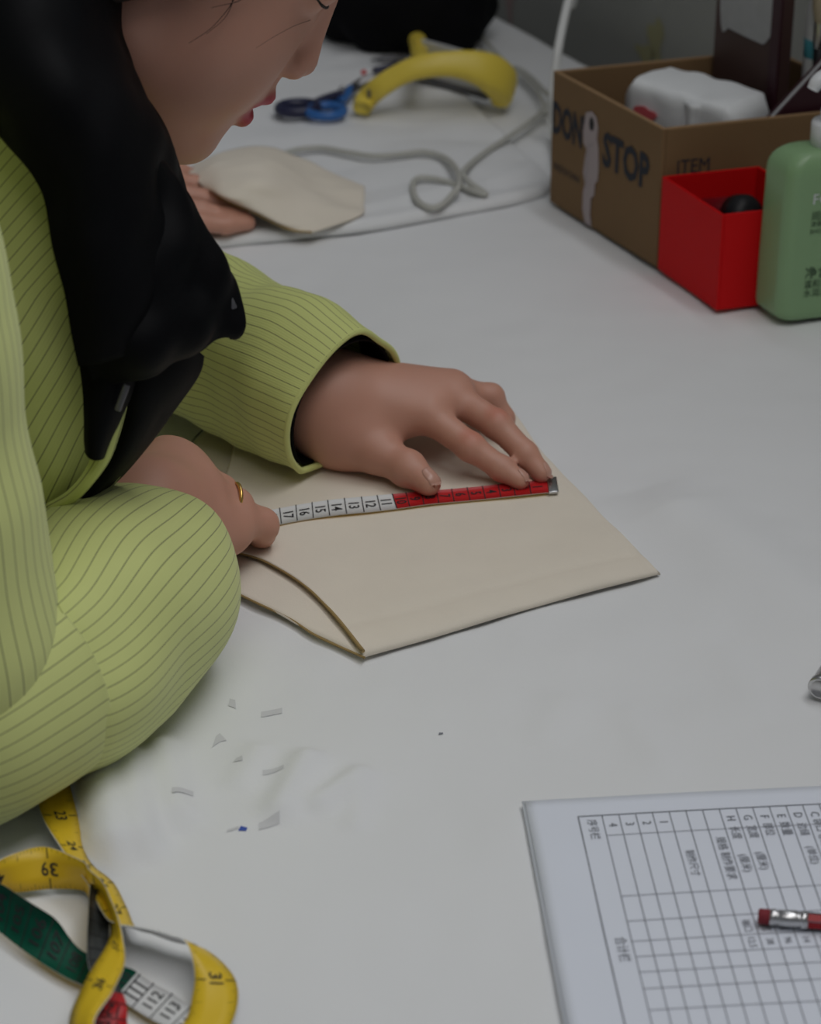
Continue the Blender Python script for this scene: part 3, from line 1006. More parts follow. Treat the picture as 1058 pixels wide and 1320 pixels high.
V, F = join(*[prism(0.030 - 0.0075, 0.165, 0.0039, 0.0039, 6)][:0] + [strip(q0 + pd * 0.0226 + UP * (0.0039 * 0.5) + pn * s * 0.0034, q0 + pd * 0.165 + UP * 0.0039 * 0.5 + pn * s * 0.0034, 0.0006, -pn * s) for s in (1, -1)])
obj('gilt_line', V, F, M['greyink'], pcl, smooth=False)
V, F = prism(0.165, 0.182, 0.0037, 0.0006, 12)
obj('sharpened_tip', V, F, M['wood'], pcl)
V, F = lathe([(0.0, 0.0), (0.0030, 0.0), (0.0036, 0.0006), (0.0037, 0.0015), (0.0037, 0.0066), (0.0, 0.0066)], q0, pd, 20)
obj('eraser', V, F, M['eraser'], pcl)
V, F = lathe([(0.0036, 0.0052), (0.00395, 0.0054), (0.00395, 0.0078), (0.0036, 0.0082), (0.0036, 0.0092), (0.004, 0.0098), (0.004, 0.0175), (0.0036, 0.0182), (0.0036, 0.0194), (0.004, 0.02), (0.004, 0.0226), (0.0037, 0.0228)], q0, pd, 20)
V = V + (np.random.default_rng(5).normal(size=V.shape) * 0.00012)
obj('ferrule', V, F, M['steel'], pcl)

# metal tube poking in at the right edge
m0, m1 = G(1056, 888, 0.0068), G(1112, 800, 0.0068)
md = nrm(np.append((m1 - m0)[:2], 0))
V, F = lathe([(0.0, 0.0010), (0.0046, 0.0008), (0.0050, 0.0), (0.0063, 0.0), (0.0068, 0.0008), (0.0068, 0.004), (0.0062, 0.005), (0.0062, 0.11), (0.0068, 0.112), (0.0068, 0.12), (0.005, 0.1205), (0.0048, 0.119), (0.0048, 0.0012)], m0, md, 24)
tag(obj('metal_tube', V, F, M['steel']), 'short grey metal tube lying at the right edge of the cloth', 'tube')

# ------------------------------------------------------------------ boxes and bottle at the right
def upright(px, py, h):                      # height of a vertical edge standing on G(px, py): see callers
    return G(px, py, h)
C0, C1 = G(845, 347), G(708, 262)
bx = nrm(np.append((C1 - C0)[:2], 0))        # along the box's left face, away from the camera
by = nrm(np.array([0.955, 0.297, 0.0]))      # along its front, to the right; the box is a little out of square
BL, BW, BH = float(np.linalg.norm((C1 - C0)[:2])), 0.190, 0.109
bz = 0.0015
box = empty('cardboard_box', C0 + bx * BL / 2 + by * BW / 2 + UP * bz, 'open brown cardboard box holding a tissue pack, beside the red box', 'box')
BB = C0 + UP * bz
bt = 0.0035
ax = [bx, by, UP]
zc = FZ + 0.0005                             # the far part stands on the sheet
def panel(name, o, hx, hy, hz, m=None, bev=0.0008):
    V, F = rbox(o, ax, (hx, hy, hz), bev)
    return obj(name, V, F, m or M['card'], box, smooth=False)
panel('bottom', BB + bx * BL / 2 + by * BW / 2 + UP * (bt / 2 + zc), BL / 2 - bt, BW / 2 - bt, bt / 2)
lp = panel('side_panel', BB + bx * BL / 2 + by * bt / 2 + UP * BH / 2, BL / 2, bt / 2, BH / 2)
panel('side_panel', BB + bx * BL / 2 + by * (BW - bt / 2) + UP * (BH / 2 + zc / 2), BL / 2, bt / 2, BH / 2 - zc / 2)
fpn = panel('end_panel', BB + bx * bt / 2 + by * BW / 2 + UP * BH / 2, bt / 2, BW / 2 - bt, BH / 2)
panel('end_panel', BB + bx * (BL - bt / 2) + by * BW / 2 + UP * (BH / 2 + zc / 2), bt / 2, BW / 2 - bt, BH / 2 - zc / 2)
# exposed corrugated rim
rim = [rbox(BB + bx * BL / 2 + by * o + UP * (BH + 0.0002), ax, (BL / 2, bt / 2 - 0.0003, 0.0004)) for o in (bt / 2, BW - bt / 2)]
rim += [rbox(BB + bx * o + by * BW / 2 + UP * (BH + 0.0002), ax, (bt / 2 - 0.0003, BW / 2 - bt, 0.0004)) for o in (bt / 2, BL - bt / 2)]
V, F = join(*rim)
obj('rim', V, F, M['cardedge'], box, smooth=False)
lf = lambda a, h, l=0.0005: BB + bx * (BL - a) - by * l + UP * h     # on the left face: a from its far edge
txt = []
def ltext(t, a, h, sx, sy, par):
    V, F = text2d(t, 1.0, bold=0.035 if sx > 0.045 else 0.0)
    w = max(np.ptp(V[:, 0]), 1e-6)
    hh = max(np.ptp(V[:, 1]), 1e-6)
    V = (V - (V.min(0) + V.max(0)) / 2)
    q = np.array([lf(a + x * sx / w, h + y * sy / hh) for x, y in V])
    return q, F
V, F = ltext("DON'T", 0.033, 0.073, 0.062, 0.028, 0)
obj('printed_word', V, F, M['blueprint'], lp, smooth=False)
V, F = ltext('STOP', 0.111, 0.070, 0.066, 0.029, 0)
obj('printed_word', V, F, M['blueprint'], lp, smooth=False)
V, F = ltext('MADE IN CHINA', 0.026, 0.033, 0.040, 0.006, 0)
obj('printed_word', V, F, M['blueprint'], lp, smooth=False)
V, F = text2d('ITEM', 1.0)
w = np.ptp(V[:, 0])
q = np.array([BB - bx * 0.0005 + by * (0.026 + x / w * 0.026) + UP * (0.078 + y * 0.016) for x, y in V])
obj('printed_word', q, F, M['blueprint'], fpn, smooth=False)
# torn white paper strip stuck to the left face
tp = [(0.053, 0.091), (0.060, 0.094), (0.067, 0.0915), (0.0705, 0.084), (0.0695, 0.074), (0.072, 0.068), (0.0735, 0.050), (0.0725, 0.041), (0.069, 0.038), (0.0685, 0.028), (0.064, 0.024), (0.0635, 0.010), (0.066, 0.001), (0.057, 0.001), (0.053, 0.012), (0.053, 0.026), (0.0555, 0.034), (0.052, 0.042), (0.054, 0.054), (0.056, 0.062), (0.051, 0.066), (0.050, 0.075)]
n = len(tp)
V = np.array([lf(a, h, 0.0013) for a, h in tp] + [lf(a, h, 0.0005) for a, h in tp])
F = [tuple(range(n))[::-1], tuple(range(n, 2 * n))] + [(i, (i + 1) % n, n + (i + 1) % n, n + i) for i in range(n)]
st = obj('torn_strip', V, F, M['torn'], box, smooth=False)
a = np.linspace(0, 2 * np.pi, 16, endpoint=False)
V = np.array([lf(0.0625 + 0.0035 * math.cos(t), 0.0845 + 0.0055 * math.sin(t), 0.0016) for t in a])
obj('dark_blot', V, [tuple(range(16))], M['ink'], st, smooth=False)
V, F = join(strip(lf(0.0585, 0.068, .0016), lf(0.0575, 0.030, .0016), 0.0006, -by), strip(lf(0.0605, 0.066, .0016), lf(0.066, 0.070, .0016), 0.0005, -by))
obj('torn_crease', V, F, M['greyink'], st, smooth=False)

# tissue pack: a soft pillow pack standing in the box
tcn = C0 + bx * 0.086 + by * 0.080 + UP * 0.083
tl = nrm(np.array([0.76, -0.65, 0.0])); tl = nrm(tl + UP * -0.03)
tw = nrm(np.cross(UP, tl)); tu = np.cross(tl, tw)
tis = empty('tissue_pack', tcn - UP * 0.03, 'white plastic tissue pack with a pink print, inside the cardboard box', 'tissue pack')
nu_, nv_ = 40, 44
U = np.linspace(-1, 1, nu_)[:, None]
end_ = np.ones((nu_, 1)); end_[:3, 0] = end_[-1:-4:-1, 0] = (0.02, 0.45, 0.85)
U[:3] = -1; U[-3:] = 1
A_ = np.linspace(0, 2 * np.pi, nv_, endpoint=False)[None, :]
def sq(c, e): return np.sign(c) * np.abs(c) ** e
hl, hw, hh = 0.052, 0.029, 0.030
pinch = np.clip((1 - np.abs(U)) / 0.14, 0, 1) ** 0.42
yv = end_ * hw * sq(np.cos(A_), 0.28) * (0.93 + 0.07 * pinch)
zv = end_ * hh * sq(np.sin(A_), 0.28) * (0.80 + 0.20 * pinch)
WT = Waves(3, 18, 0.02, 0.06, 41)
V = tcn + (U * hl * (1 + 0 * A_))[..., None] * tl + (yv + 0 * U)[..., None] * tw + (zv + 0 * U)[..., None] * tu
V = V + WT(V)[..., None] * 0.0011 * nrm(V - tcn)
Vf = V.reshape(-1, 3)
F = [tuple(f) for f in gridfaces(nu_, nv_, cv=True)] + [tuple(range(nv_))[::-1], tuple((nu_ - 1) * nv_ + j for j in range(nv_))]
film = obj('film', Vf, F, M['filmwhite'], tis)
def onpack(x, y, z): return tcn + tl * x + tw * y + tu * z
a = np.linspace(0, 2 * np.pi, 22, endpoint=False)
k = 1 + 0.2 * np.sin(3 * a + 0.5) + 0.12 * np.sin(5 * a)
V = np.array([onpack(-0.028 + 0.0095 * math.cos(t) * kk, -hw - 0.0022, 0.006 + 0.0075 * math.sin(t) * kk) for t, kk in zip(a, k)])
V2 = V - tw * -0.0006
obj('pink_print', np.concatenate([V, V2]), [tuple(range(22)), tuple(range(22, 44))[::-1]] + [(i, 22 + i, 22 + (i + 1) % 22, (i + 1) % 22) for i in range(22)], M['pinkprint'], tis, smooth=False)
V = onpack(0.014, -hw - 0.0012, 0.003) + np.array([[tl * (x + 0.0006 * math.sin(9 * z)) + tu * 0.0038 * z - tw * 0.0016 * math.cos(x * 500) for z in np.linspace(-6, 6, 12)] for x in np.linspace(-0.007, 0.007, 9)])
VV, FF = thick(V, 0.0006)
obj('seal_flap', VV, FF, M['filmwhite'], tis)

# dark folder leaning in the box
e1_, e2_ = nrm(by * 0.70 + UP * 0.71), nrm(by * 0.71 - UP * 0.70)
FA = BB + bx * 0.0125 + by * 0.094 + UP * (BH - 0.004) + e1_ * 0.054 + e2_ * 0.0255
fo = empty('folder', FA - UP * 0.03, 'dark maroon folder stuck slanting in the cardboard box at its right', 'folder')
V, F = rbox(FA - bx * 0.003, [e1_, e2_, bx], (0.054, 0.0255, 0.001), 0.0004)
obj('cover', V, F, M['maroon'], fo, smooth=False)
V, F = rbox(FA + bx * 0.003, [e1_, e2_, bx], (0.054, 0.0255, 0.001), 0.0004)
obj('cover', V, F, M['maroon'], fo, smooth=False)
V, F = rbox(FA, [e1_, e2_, bx], (0.053, 0.0248, 0.0019), 0.0002)
obj('inner_pages', V, F, M['greylabel'], fo, smooth=False)

# upright brown board with a torn grey label at the wall
bo = tab(0, -0.030, FZ)
b_at = lambda px, dz=0: None
kb = lambda Y: (Y - E0[1]) / UD[1]
bn = np.array([bx[1], -bx[0], 0.0])
bo0 = BB + bx * 0.063 + by * 0.137 + UP * (bt + zc)
bl_, bh_, btk = 0.088, 0.25, 0.006
board = empty('brown_board', bo0 + bx * bl_ / 2, 'dark brown board with a torn grey label, standing in the cardboard box', 'board')
V, F = rbox(bo0 + bx * bl_ / 2 + UP * bh_ / 2, [bx, bn, UP], (bl_ / 2, btk, bh_ / 2), 0.0015)
obj('panel', V, F, M['brownboard'], board, smooth=False)
def onboard(px, py, lift):
    r = ray(px, py)
    o = bo0 - bn * (btk + lift)
    return CAM + r * (((o - CAM) @ bn) / (r @ bn))
lab = [(929, -60), (928, 10), (929, 31), (931, 41), (935, 40), (938, 36), (958, 46), (982, 57), (986, 56), (994, 45), (996, 20), (998, -60)]
n = len(lab)
V = np.array([onboard(x, y, 0.0012) for x, y in lab] + [onboard(x, y, 0.0002) for x, y in lab])
obj('torn_label', V, [tuple(range(n))[::-1], tuple(range(n, 2 * n))] + [(i, (i + 1) % n, n + (i + 1) % n, n + i) for i in range(n)], M['greylabel'], board, smooth=False)
V, F = rbox(bo0 + bx * 0.004 + UP * bh_ / 2 - bn * (btk + 0.0012), [bx, bn, UP], (0.006, 0.0012, bh_ / 2), 0.0006)
obj('spine', V, F, M['maroon'], board, smooth=False)

# things standing in the back corner of the box
def stand(px, py, h0, name, label, cat, build, tilt=(0, 0)):
    r = G(px, py, h0)
    return r
kb0 = BB + bx * 0.050 + by * 0.158 + UP * (zc + bt)
brush = empty('brush', kb0, 'brush with beige bristles standing in the cardboard box behind the folder', 'brush')
d = nrm(UP + by * 0.02 + bx * 0.04)
V, F = lathe([(0.0, 0), (0.004, 0.001), (0.005, 0.04), (0.0045, 0.10), (0.005, 0.137), (0.0, 0.138)], kb0, d, 14)
obj('handle', V, F, M['pencilblack'], brush)
V, F = lathe([(0.005, 0.132), (0.006, 0.137), (0.006, 0.150), (0.0055, 0.153)], kb0, d, 14)
obj('ferrule', V, F, M['steel'], brush)
V, F = lathe([(0.0054, 0.150), (0.008, 0.162), (0.009, 0.178), (0.006, 0.195), (0.0, 0.20)], kb0, d, 14)
obj('bristles', V, F, M['beige'], brush)
k1 = kb0 + by * 0.012 - bx * 0.013
pen = empty('marker_pen', k1, 'dark marker pen with a small white label standing in the box', 'pen')
V, F = lathe([(0.0, 0), (0.0055, 0.001), (0.006, 0.02), (0.006, 0.11), (0.0045, 0.118), (0.0, 0.119)], k1, UP + by * 0.06, 16)
obj('barrel', V, F, M['pencilblack'], pen)
V, F = lathe([(0.0062, 0.098), (0.0064, 0.099), (0.0064, 0.113), (0.0062, 0.114)], k1, UP + by * 0.06, 16)
obj('label_band', V, F, M['whiteplastic'], pen)
V, F = lathe([(0.0062, 0.118), (0.0068, 0.119), (0.0068, 0.155), (0.004, 0.162), (0.0, 0.162)], k1, UP + by * 0.06, 16)
obj('cap', V, F, M['navy'], pen)
k2 = kb0 + by * 0.0140 + bx * 0.020
pot = empty('small_bottle', k2, 'white bottle with a turquoise band standing in the box at the right edge', 'bottle')
V, F = lathe([(0.0, 0), (0.012, 0.0), (0.0135, 0.003), (0.0135, 0.155), (0.011, 0.165), (0.007, 0.17), (0.007, 0.18), (0.0, 0.181)], k2, UP, 24)
obj('body', V, F, M['whiteplastic'], pot)
V, F = lathe([(0.0134, 0.120), (0.0138, 0.121), (0.0138, 0.134), (0.0134, 0.135)], k2, UP, 24)
obj('label_band', V, F, M['cyan'], pot)
V, F = lathe([(0.007, 0.178), (0.0085, 0.179), (0.0085, 0.20), (0.0, 0.202)], k2, UP, 20)
obj('cap', V, F, M['navy'], pot)

# red box
R0, R1 = G(923, 403), G(847, 349)
rx = nrm(np.append((R1 - R0)[:2], 0)); ry = nrm(np.array([0.955, 0.285, 0.0]))
RL, RW, RH = float(np.linalg.norm((R1 - R0)[:2])) , 0.078, 0.0742
RBp = R0 + UP * 0.0015
rbx = empty('red_box', R0 + rx * RL / 2 + ry * RW / 2 + UP * 0.0015, 'open glossy red box between the cardboard box and green bottle', 'box')
rt = 0.002
rax = [rx, ry, UP]
for nm, o, h in (('side_panel', rx * RL / 2 + ry * rt / 2, (RL / 2, rt / 2, RH / 2)), ('side_panel', rx * RL / 2 + ry * (RW - rt / 2), (RL / 2, rt / 2, RH / 2)),
                 ('end_panel', rx * rt / 2 + ry * RW / 2, (rt / 2, RW / 2 - rt, RH / 2)), ('end_panel', rx * (RL - rt / 2) + ry * RW / 2, (rt / 2, RW / 2 - rt, RH / 2))):
    V, F = rbox(RBp + o + UP * RH / 2, rax, h, 0.0006)
    obj(nm, V, F, M['redcard'], rbx, smooth=False)
V, F = rbox(RBp + rx * RL / 2 + ry * RW / 2 + UP * 0.001, rax, (RL / 2 - rt, RW / 2 - rt, 0.001))
obj('bottom', V, F, M['redcard'], rbx, smooth=False)
sc = RBp + rx * 0.024 + ry * 0.036 + UP * 0.0615
sd = nrm(rx * 0.93 - UP * 0.36 - ry * 0.10)
stp = empty('round_stamp', sc + sd * 0.04 - UP * 0.045, 'dark red cylinder with a black round cap lying in the red box', 'stamp')
V, F = lathe([(0.0, 0.016), (0.0148, 0.016), (0.0152, 0.018), (0.0152, 0.068), (0.013, 0.070), (0.0, 0.070)], sc, sd, 28)
obj('barrel', V, F, mat('dark_red', (0.16, 0.006, 0.012), 0.35), stp)
V, F = lathe([(0.0, -0.003), (0.008, -0.002), (0.013, 0.001), (0.0158, 0.006), (0.0162, 0.016), (0.0, 0.0165)], sc, sd, 28)
obj('cap', V, F, M['pencilblack'], stp)

# green pump bottle
Q0, Q1 = G(1004, 421), G(970, 396)
qy = ry; qx = rx
QL, QW, QH = float(abs((Q1 - Q0) @ qx)) + 0.002, 0.082, 0.126
qc = Q0 + qx * QL / 2 + qy * QW / 2 + UP * 0.0015
bot_ = empty('pump_bottle', qc, 'green rounded plastic bottle with a white pump at the right edge', 'bottle')
def rrect(hx, hy, r, k=10):
    p = []
    for cx, cy, a in ((1, 1, 0), (-1, 1, 90), (-1, -1, 180), (1, -1, 270)):
        for t in np.linspace(0, 90, k):
            th = math.radians(a + t)
            p.append((cx * (hx - r) + r * math.cos(th), cy * (hy - r) + r * math.sin(th)))
    return np.array(p)
lev = [(0.0, 0.80), (0.001, 0.90), (0.004, 0.985), (0.008, 1.0), (0.045, 1.0), (0.095, 0.985)]
V = []
for z, s in lev + [(QH - 0.018 * (1 - math.sin(t)), None) for t in np.linspace(0, np.pi / 2, 9)]:
    if s is None:
        t = math.asin(1 - (QH - z) / 0.018)
        ins = 0.018 * (1 - math.cos(t)) * 0.9
        p = rrect(max(QL / 2 * 0.985 - ins * 0.62, 0.004), QW / 2 * 0.985 - ins, 0.0095)
    else:
        p = rrect(QL / 2 * s, QW / 2 * s, 0.0095)
    V.append([qc + qx * a + qy * b + UP * z for a, b in p])

for k in (0.6, 0.2, 0.01): V.append([qc + UP * QH + (np.array(q) - qc - UP * QH) * k for q in V[14]])
V = np.array(V)
nq = V.shape[1]
obj('body', V.reshape(-1, 3), [tuple(f) for f in gridfaces(len(V), nq, cv=True)] + [tuple(range(nq))[::-1], tuple((len(V) - 1) * nq + i for i in range(nq))], M['greenplastic'], bot_)
V, F = lathe([(0.0, 0.0), (0.0135, 0.0), (0.0145, 0.001), (0.0145, 0.016), (0.0135, 0.018), (0.0, 0.018)], qc + UP * (QH - 0.001), UP, 28)
obj('collar', V, F, M['whiteplastic'], bot_)
pu = qc + UP * (QH + 0.017)
V, F = lathe([(0.0, 0), (0.0085, 0.0), (0.0085, 0.008), (0.0035, 0.010), (0.0035, 0.028), (0.0, 0.028)], pu, UP, 20)
ph = obj('pump_stem', V, F, M['whiteplastic'], bot_)
pa = np.array([pu + UP * 0.030 + qy * 0.012, pu + UP * 0.032, pu + UP * 0.032 - qy * 0.010 - qx * .002, pu + UP * 0.030 - qy * 0.016 - qx * .003, pu + UP * 0.025 - qy * 0.019 - qx * .003])
V, F = sweep(cr(pa, 20), np.interp(np.linspace(0, 1, 20), [0, .3, 1], [.008, .0075, .0042]), 12)
obj('pump_nozzle', V, F, M['whiteplastic'], bot_)
qf = lambda t, a, h, s, al='LEFT': flattext(t, qc - qx * (QL / 2 + 0.0004) + qy * (-QW / 2 + a - 0.003) + UP * h, qy, UP, s, al)
V, F = qf('FO', 0.021, 0.093, 0.011)
obj('printed_text', V, F, M['whiteplastic'], bot_, smooth=False)
V, F = join(qf('润肤沐浴乳', 0.021, 0.0805, 0.0070), qf('SHOWER GEL', 0.021, 0.0690, 0.0046), qf('清香柔润', 0.021, 0.0745, 0.0046), qf('净含量', 0.0195, 0.0370, 0.0100), qf('温和洁净配方', 0.0195, 0.0285, 0.0066), qf('水润清爽', 0.0195, 0.0215, 0.0066))
tag(obj('printed_text', V, F, mat('dark_green_print', (0.012, 0.035, 0.018), 0.6), bot_, smooth=False), kind='stuff')

# ------------------------------------------------------------------ far half: iron, scissors, cords, bundle, second pouch
fz_ = FZ + 0.001
ir = empty('small_iron', G(560, 125, fz_), 'small yellow handled iron lying on the far sheet beside the scissors', 'iron')
arc = [G(466, 140, fz_ + .006), G(474, 126, fz_ + .012), G(490, 112, fz_ + .024), G(512, 98, fz_ + .034), G(536, 88, fz_ + .041), G(566, 83, fz_ + .044), G(600, 84, fz_ + .042), G(628, 92, fz_ + .035), G(646, 106, fz_ + .022), G(650, 116, fz_ + .012)]
pth = cr(arc, 48)
tq_ = np.linspace(0, 1, 48)
t_, n_, b_ = frames(pth)
wv = np.interp(tq_, [0, .08, .35, .6, .8, 1], [.008, .0095, .0095, .011, .017, .018])
hv = np.interp(tq_, [0, .3, .6, .85, 1], [.0065, .006, .0075, .011, .010])
aa = np.linspace(0, 2 * np.pi, 16, endpoint=False)
V = pth[:, None] + (wv[:, None] * sq(np.cos(aa), .6)[None])[..., None] * n_[:, None] + (hv[:, None] * sq(np.sin(aa), .6)[None])[..., None] * b_[:, None]
obj('handle', V.reshape(-1, 3), [tuple(f) for f in gridfaces(48, 16, cv=True)] + [tuple(range(16))[::-1], tuple(47 * 16 + i for i in range(16))], M['yellowplastic'], ir)
p = cr([G(541, 86, fz_ + .036), G(541, 74, fz_ + .030), G(540, 62, fz_ + .024), G(538, 52, fz_ + .018)], 14)
V, F = sweep(p, np.linspace(.0075, .0085, 14), 12)
obj('heel_post', V, F, M['yellowplastic'], ir)
s0, s1 = G(542, 103, fz_), G(622, 126, fz_)
sv = nrm(np.append((s1 - s0)[:2], 0)); sw = np.array([-sv[1], sv[0], 0])
sl = float(np.linalg.norm((s1 - s0)[:2]))
V, F = rbox(s0 + sv * sl / 2 + UP * 0.019 + sw * .003, [sv, sw, UP], (sl / 2 + .006, .0022, .019), .0015)
obj('soleplate', V, F, mat('pale_metal', (0.55, 0.56, 0.57), 0.45, metal=0.2), ir, smooth=False)
V, F = rbox(s0 + sv * sl / 2 + UP * 0.0025 + sw * .000, [sv, sw, UP], (sl / 2 + .008, .0042, .0022), .001)
obj('base_rail', V, F, M['darksteel'], ir, smooth=False)
V, F = rbox(s0 + UP * .019 + sw * .003 - sv * .003, [sv, sw, UP], (.003, .004, .019), .001)
obj('end_post', V, F, M['yellowplastic'], ir, smooth=False)
V, F = ellipsoid(pth[6] + np.array([0, -.0085, .004]), (.0018, .001, .0055), None, 12, 8)
obj('slot', V, F, M['darksteel'], ir)

# scissors: two handle loops, pivot, two blades
sz = fz_ + 0.005
sc_ = empty('scissors', G(430, 130, fz_), 'scissors with one blue and one navy handle left of the yellow iron', 'scissors')
def loop(c, rx_, ry_, ang, r):
    t = np.linspace(0, 2 * np.pi, 36)
    X = G(*c, sz)
    d1 = np.array([math.cos(ang), math.sin(ang), 0]); d2 = np.array([-d1[1], d1[0], 0])
    return sweep(X + rx_ * np.cos(t)[:, None] * d1 + ry_ * np.sin(t)[:, None] * d2, r, 10, caps=False)
V, F = loop((420, 143), .0155, .015, .5, .0042)
V2, F2 = sweep(cr([G(436, 134, sz), G(446, 124, sz), G(452, 115, sz)], 10), .0042, 10)
obj('blue_handle', *join((V, F), (V2, F2)), M['blue'], sc_)
V, F = loop((384, 139), .0165, .0125, .2, .0050)
V2, F2 = sweep(cr([G(402, 136, sz + .001), G(418, 129, sz + .003), G(440, 122, sz + .003)], 10), .0048, 10)
obj('navy_handle', *join((V, F), (V2, F2)), M['navy'], sc_)
def blade(p0, p1, w, z, name):
    a, b = G(*p0, z), G(*p1, z)
    d = nrm(b - a); s = np.cross(UP, d)
    L = np.linalg.norm(b - a)
    V = np.array([a + s * w, a - s * w, a + d * L * .6 - s * w * .9, b, a + d * L * .6 + s * w * .5])
    V = np.concatenate([V, V - UP * .0016])
    obj(name, V, [(0, 1, 2, 3, 4), (9, 8, 7, 6, 5)] + [(i, 5 + i, 5 + (i + 1) % 5, (i + 1) % 5) for i in range(5)], M['darksteel'], sc_, smooth=False)
blade((434, 126), (466, 99), .0052, sz + .003, 'blade')
blade((440, 122), (476, 104), .0048, sz + .001, 'blade')
V, F = lathe([(0, 0), (.003, 0), (.003, .006), (.0022, .007), (0, .007)], G(441, 121, sz - .001), UP, 14)
obj('pivot_screw', V, F, M['steel'], sc_)
for (p0, p1, c, nm, lb) in [((478, 77), (521, 74), 'darksteel', 'tweezers', 'thin dark tweezers lying behind the yellow iron, the farther pair'), ((464, 94), (522, 83), 'navy', 'seam_ripper', 'thin navy seam ripper with a red tip behind the scissors')]:
    a, b = G(*p0, fz_ + .003), G(*p1, fz_ + .003)
    d = nrm(b - a); L = np.linalg.norm(b - a)
    o = empty(nm, (a + b) / 2 - UP * .003, lb, 'sewing tool')
    if nm == 'tweezers':
        for s in (-1, 1):
            q = np.cross(UP, d) * s
            V, F = sweep(cr([b + q * .0003, a * .5 + b * .5 + q * .0035, a + q * .001], 16), np.interp(np.linspace(0, 1, 16), [0, .6, 1], [.0022, .0022, .0006]), 8)
            obj('arm', V, F, M['darksteel'], o)
    else:
        V, F = lathe([(0, 0), (.003, .001), (.0034, .01), (.003, L * .7), (.002, L * .72)], b, -d, 12)
        obj('grip', V, F, M['navy'], o)
        V, F = lathe([(.0012, L * .68), (.0012, L * .88), (0, L * .9)], b, -d, 8)
        obj('prong', V, F, M['steel'], o)
        V, F = ellipsoid(b - d * L * .92, (.0026, .0026, .0026), None, 12, 8)
        obj('red_bead', V, F, M['redcard'], o)

# cords
cz = fz_ + 0.0022
cord = cr([G(646, 96, .020), G(664, 88, .010), G(684, 100, cz), G(700, 116, cz), G(711, 126, cz), G(704, 140, cz), G(684, 157, cz), G(655, 177, cz), G(628, 195, cz), G(606, 212, cz + .002), G(597, 224, cz + .006), G(606, 236, cz + .004), G(626, 250, cz), G(612, 247, cz), G(588, 238, cz), G(562, 231, cz), G(540, 230, cz), G(532, 238, cz), G(535, 254, cz), G(548, 266, cz), G(566, 266, cz), G(584, 250, cz + .004), G(592, 236, cz + .008), G(588, 218, cz + .004), G(572, 203, cz), G(545, 196, cz), G(515, 199, cz), G(480, 201, cz), G(445, 196, cz), G(415, 191, cz), G(385, 193, cz), G(360, 200, cz)], 260)
V, F = sweep(cord, .0026, 10)
tag(obj('power_cord', V, F, M['greycord']), 'grey white power cord looping across the far sheet into a loose knot', 'cord')
hz = cr([tab(-0.05, 0.035, 0.62), P(748, -60, 2.10), P(738, -20, 2.085), P(728, 20, 2.07), P(720, 60, 2.06), P(716, 92, 2.06), P(713, 125, 2.06), G(713, 165, cz + .003), G(722, 200, cz + .002)], 80)
V, F = sweep(hz, .0038, 12)
tag(obj('hanging_cord', V, F, M['whitecord']), 'thick white cord hanging down behind the left end of cardboard box', 'cord')
hz2 = cr([G(590, 10, fz_ + .004), G(612, 36, cz), G(634, 62, cz), G(655, 84, cz), G(676, 100, cz), G(694, 120, cz), G(706, 150, cz)], 60)
V, F = sweep(hz2, .0018, 8)
tag(obj('thin_cord', V, F, M['greycord']), 'thin grey cord lying along the wall side behind the yellow iron', 'cord')

# black cloth bundle at the far end
S = Solid(G(440, 40)[:3] - np.array([.10, .14, .02]), G(585, 20)[:3] + np.array([.09, .22, .16]), 0.004)
for i, (px, py, r, h) in enumerate([(462, 22, .026, .016), (490, 18, .034, .024), (520, 22, .036, .030), (550, 22, .036, .034), (570, 15, .034, .040), (540, 0, .045, .050), (500, -5, .045, .05), (470, 2, .040, .04), (565, -14, .045, .05), (530, -30, .05, .06), (583, 40, .010, .006), (604, 52, .006, .004)]):
    S.add(ell(G(px, py, h), (r * 1.25, r, h + .004)), .02)
V, F = S.mesh()
WB = Waves(3, 26, .02, .07, 55)
V = V + nrm(V - V.mean(0)) * (WB(V) * .004)[:, None]
V[:, 2] = np.maximum(V[:, 2], T + FZ + .0003)
tag(obj('black_garment', V, F, M['blackcloth']), 'crumpled black garment heaped at the far end of the table', 'garment')
del S

# second pouch, draped over another person's hand
rowsP = [[(250, 212, .010), (292, 194, .018), (345, 189, .014), (405, 213, .006), (470, 239, .004)],
         [(243, 222, .020), (285, 208, .034), (345, 207, .034), (405, 226, .010), (470, 252, .004)],
         [(252, 231, .024), (290, 229, .036), (345, 232, .036), (410, 245, .010), (469, 264, .003)],
         [(262, 241, .024), (292, 251, .031), (345, 258, .024), (405, 264, .012), (468, 275, .003)],
         [(272, 247, .022), (294, 257, .026), (335, 275, .017), (378, 288, .007), (440, 287, .003)],
         [(274, 249, .020), (296, 259, .022), (335, 279, .012), (376, 296, .003), (402, 298, .003)]]
gp = np.array([[G(x, y, FZ + h) for x, y, h in r] for r in rowsP])
gp = cr(gp, 44)
gp = cr(gp.transpose(1, 0, 2), 60).transpose(1, 0, 2)
gp[..., 2] += .0008 * WP(gp[..., :2] * 1.4)
gp[..., 2] = np.maximum(gp[..., 2], T + FZ + .0012)
VV, FF = thick(gp, .0016)
n2 = gnormal(gp)
if n2[..., 2].mean() < 0:
    VV, FF = thick(gp[:, ::-1], .0016)
sp = empty('cotton_pouch', G(380, 250, FZ), 'small cream cotton pouch draped over another hand near the chin', 'pouch')
obj('cloth_panel', VV, FF, M['cream'], sp)
e = gp[-1] + np.array([0, -.0004, -.0006])
V, F = sweep(e, .0009, 8)
obj('edge_binding', V, F, M['thread'], sp)

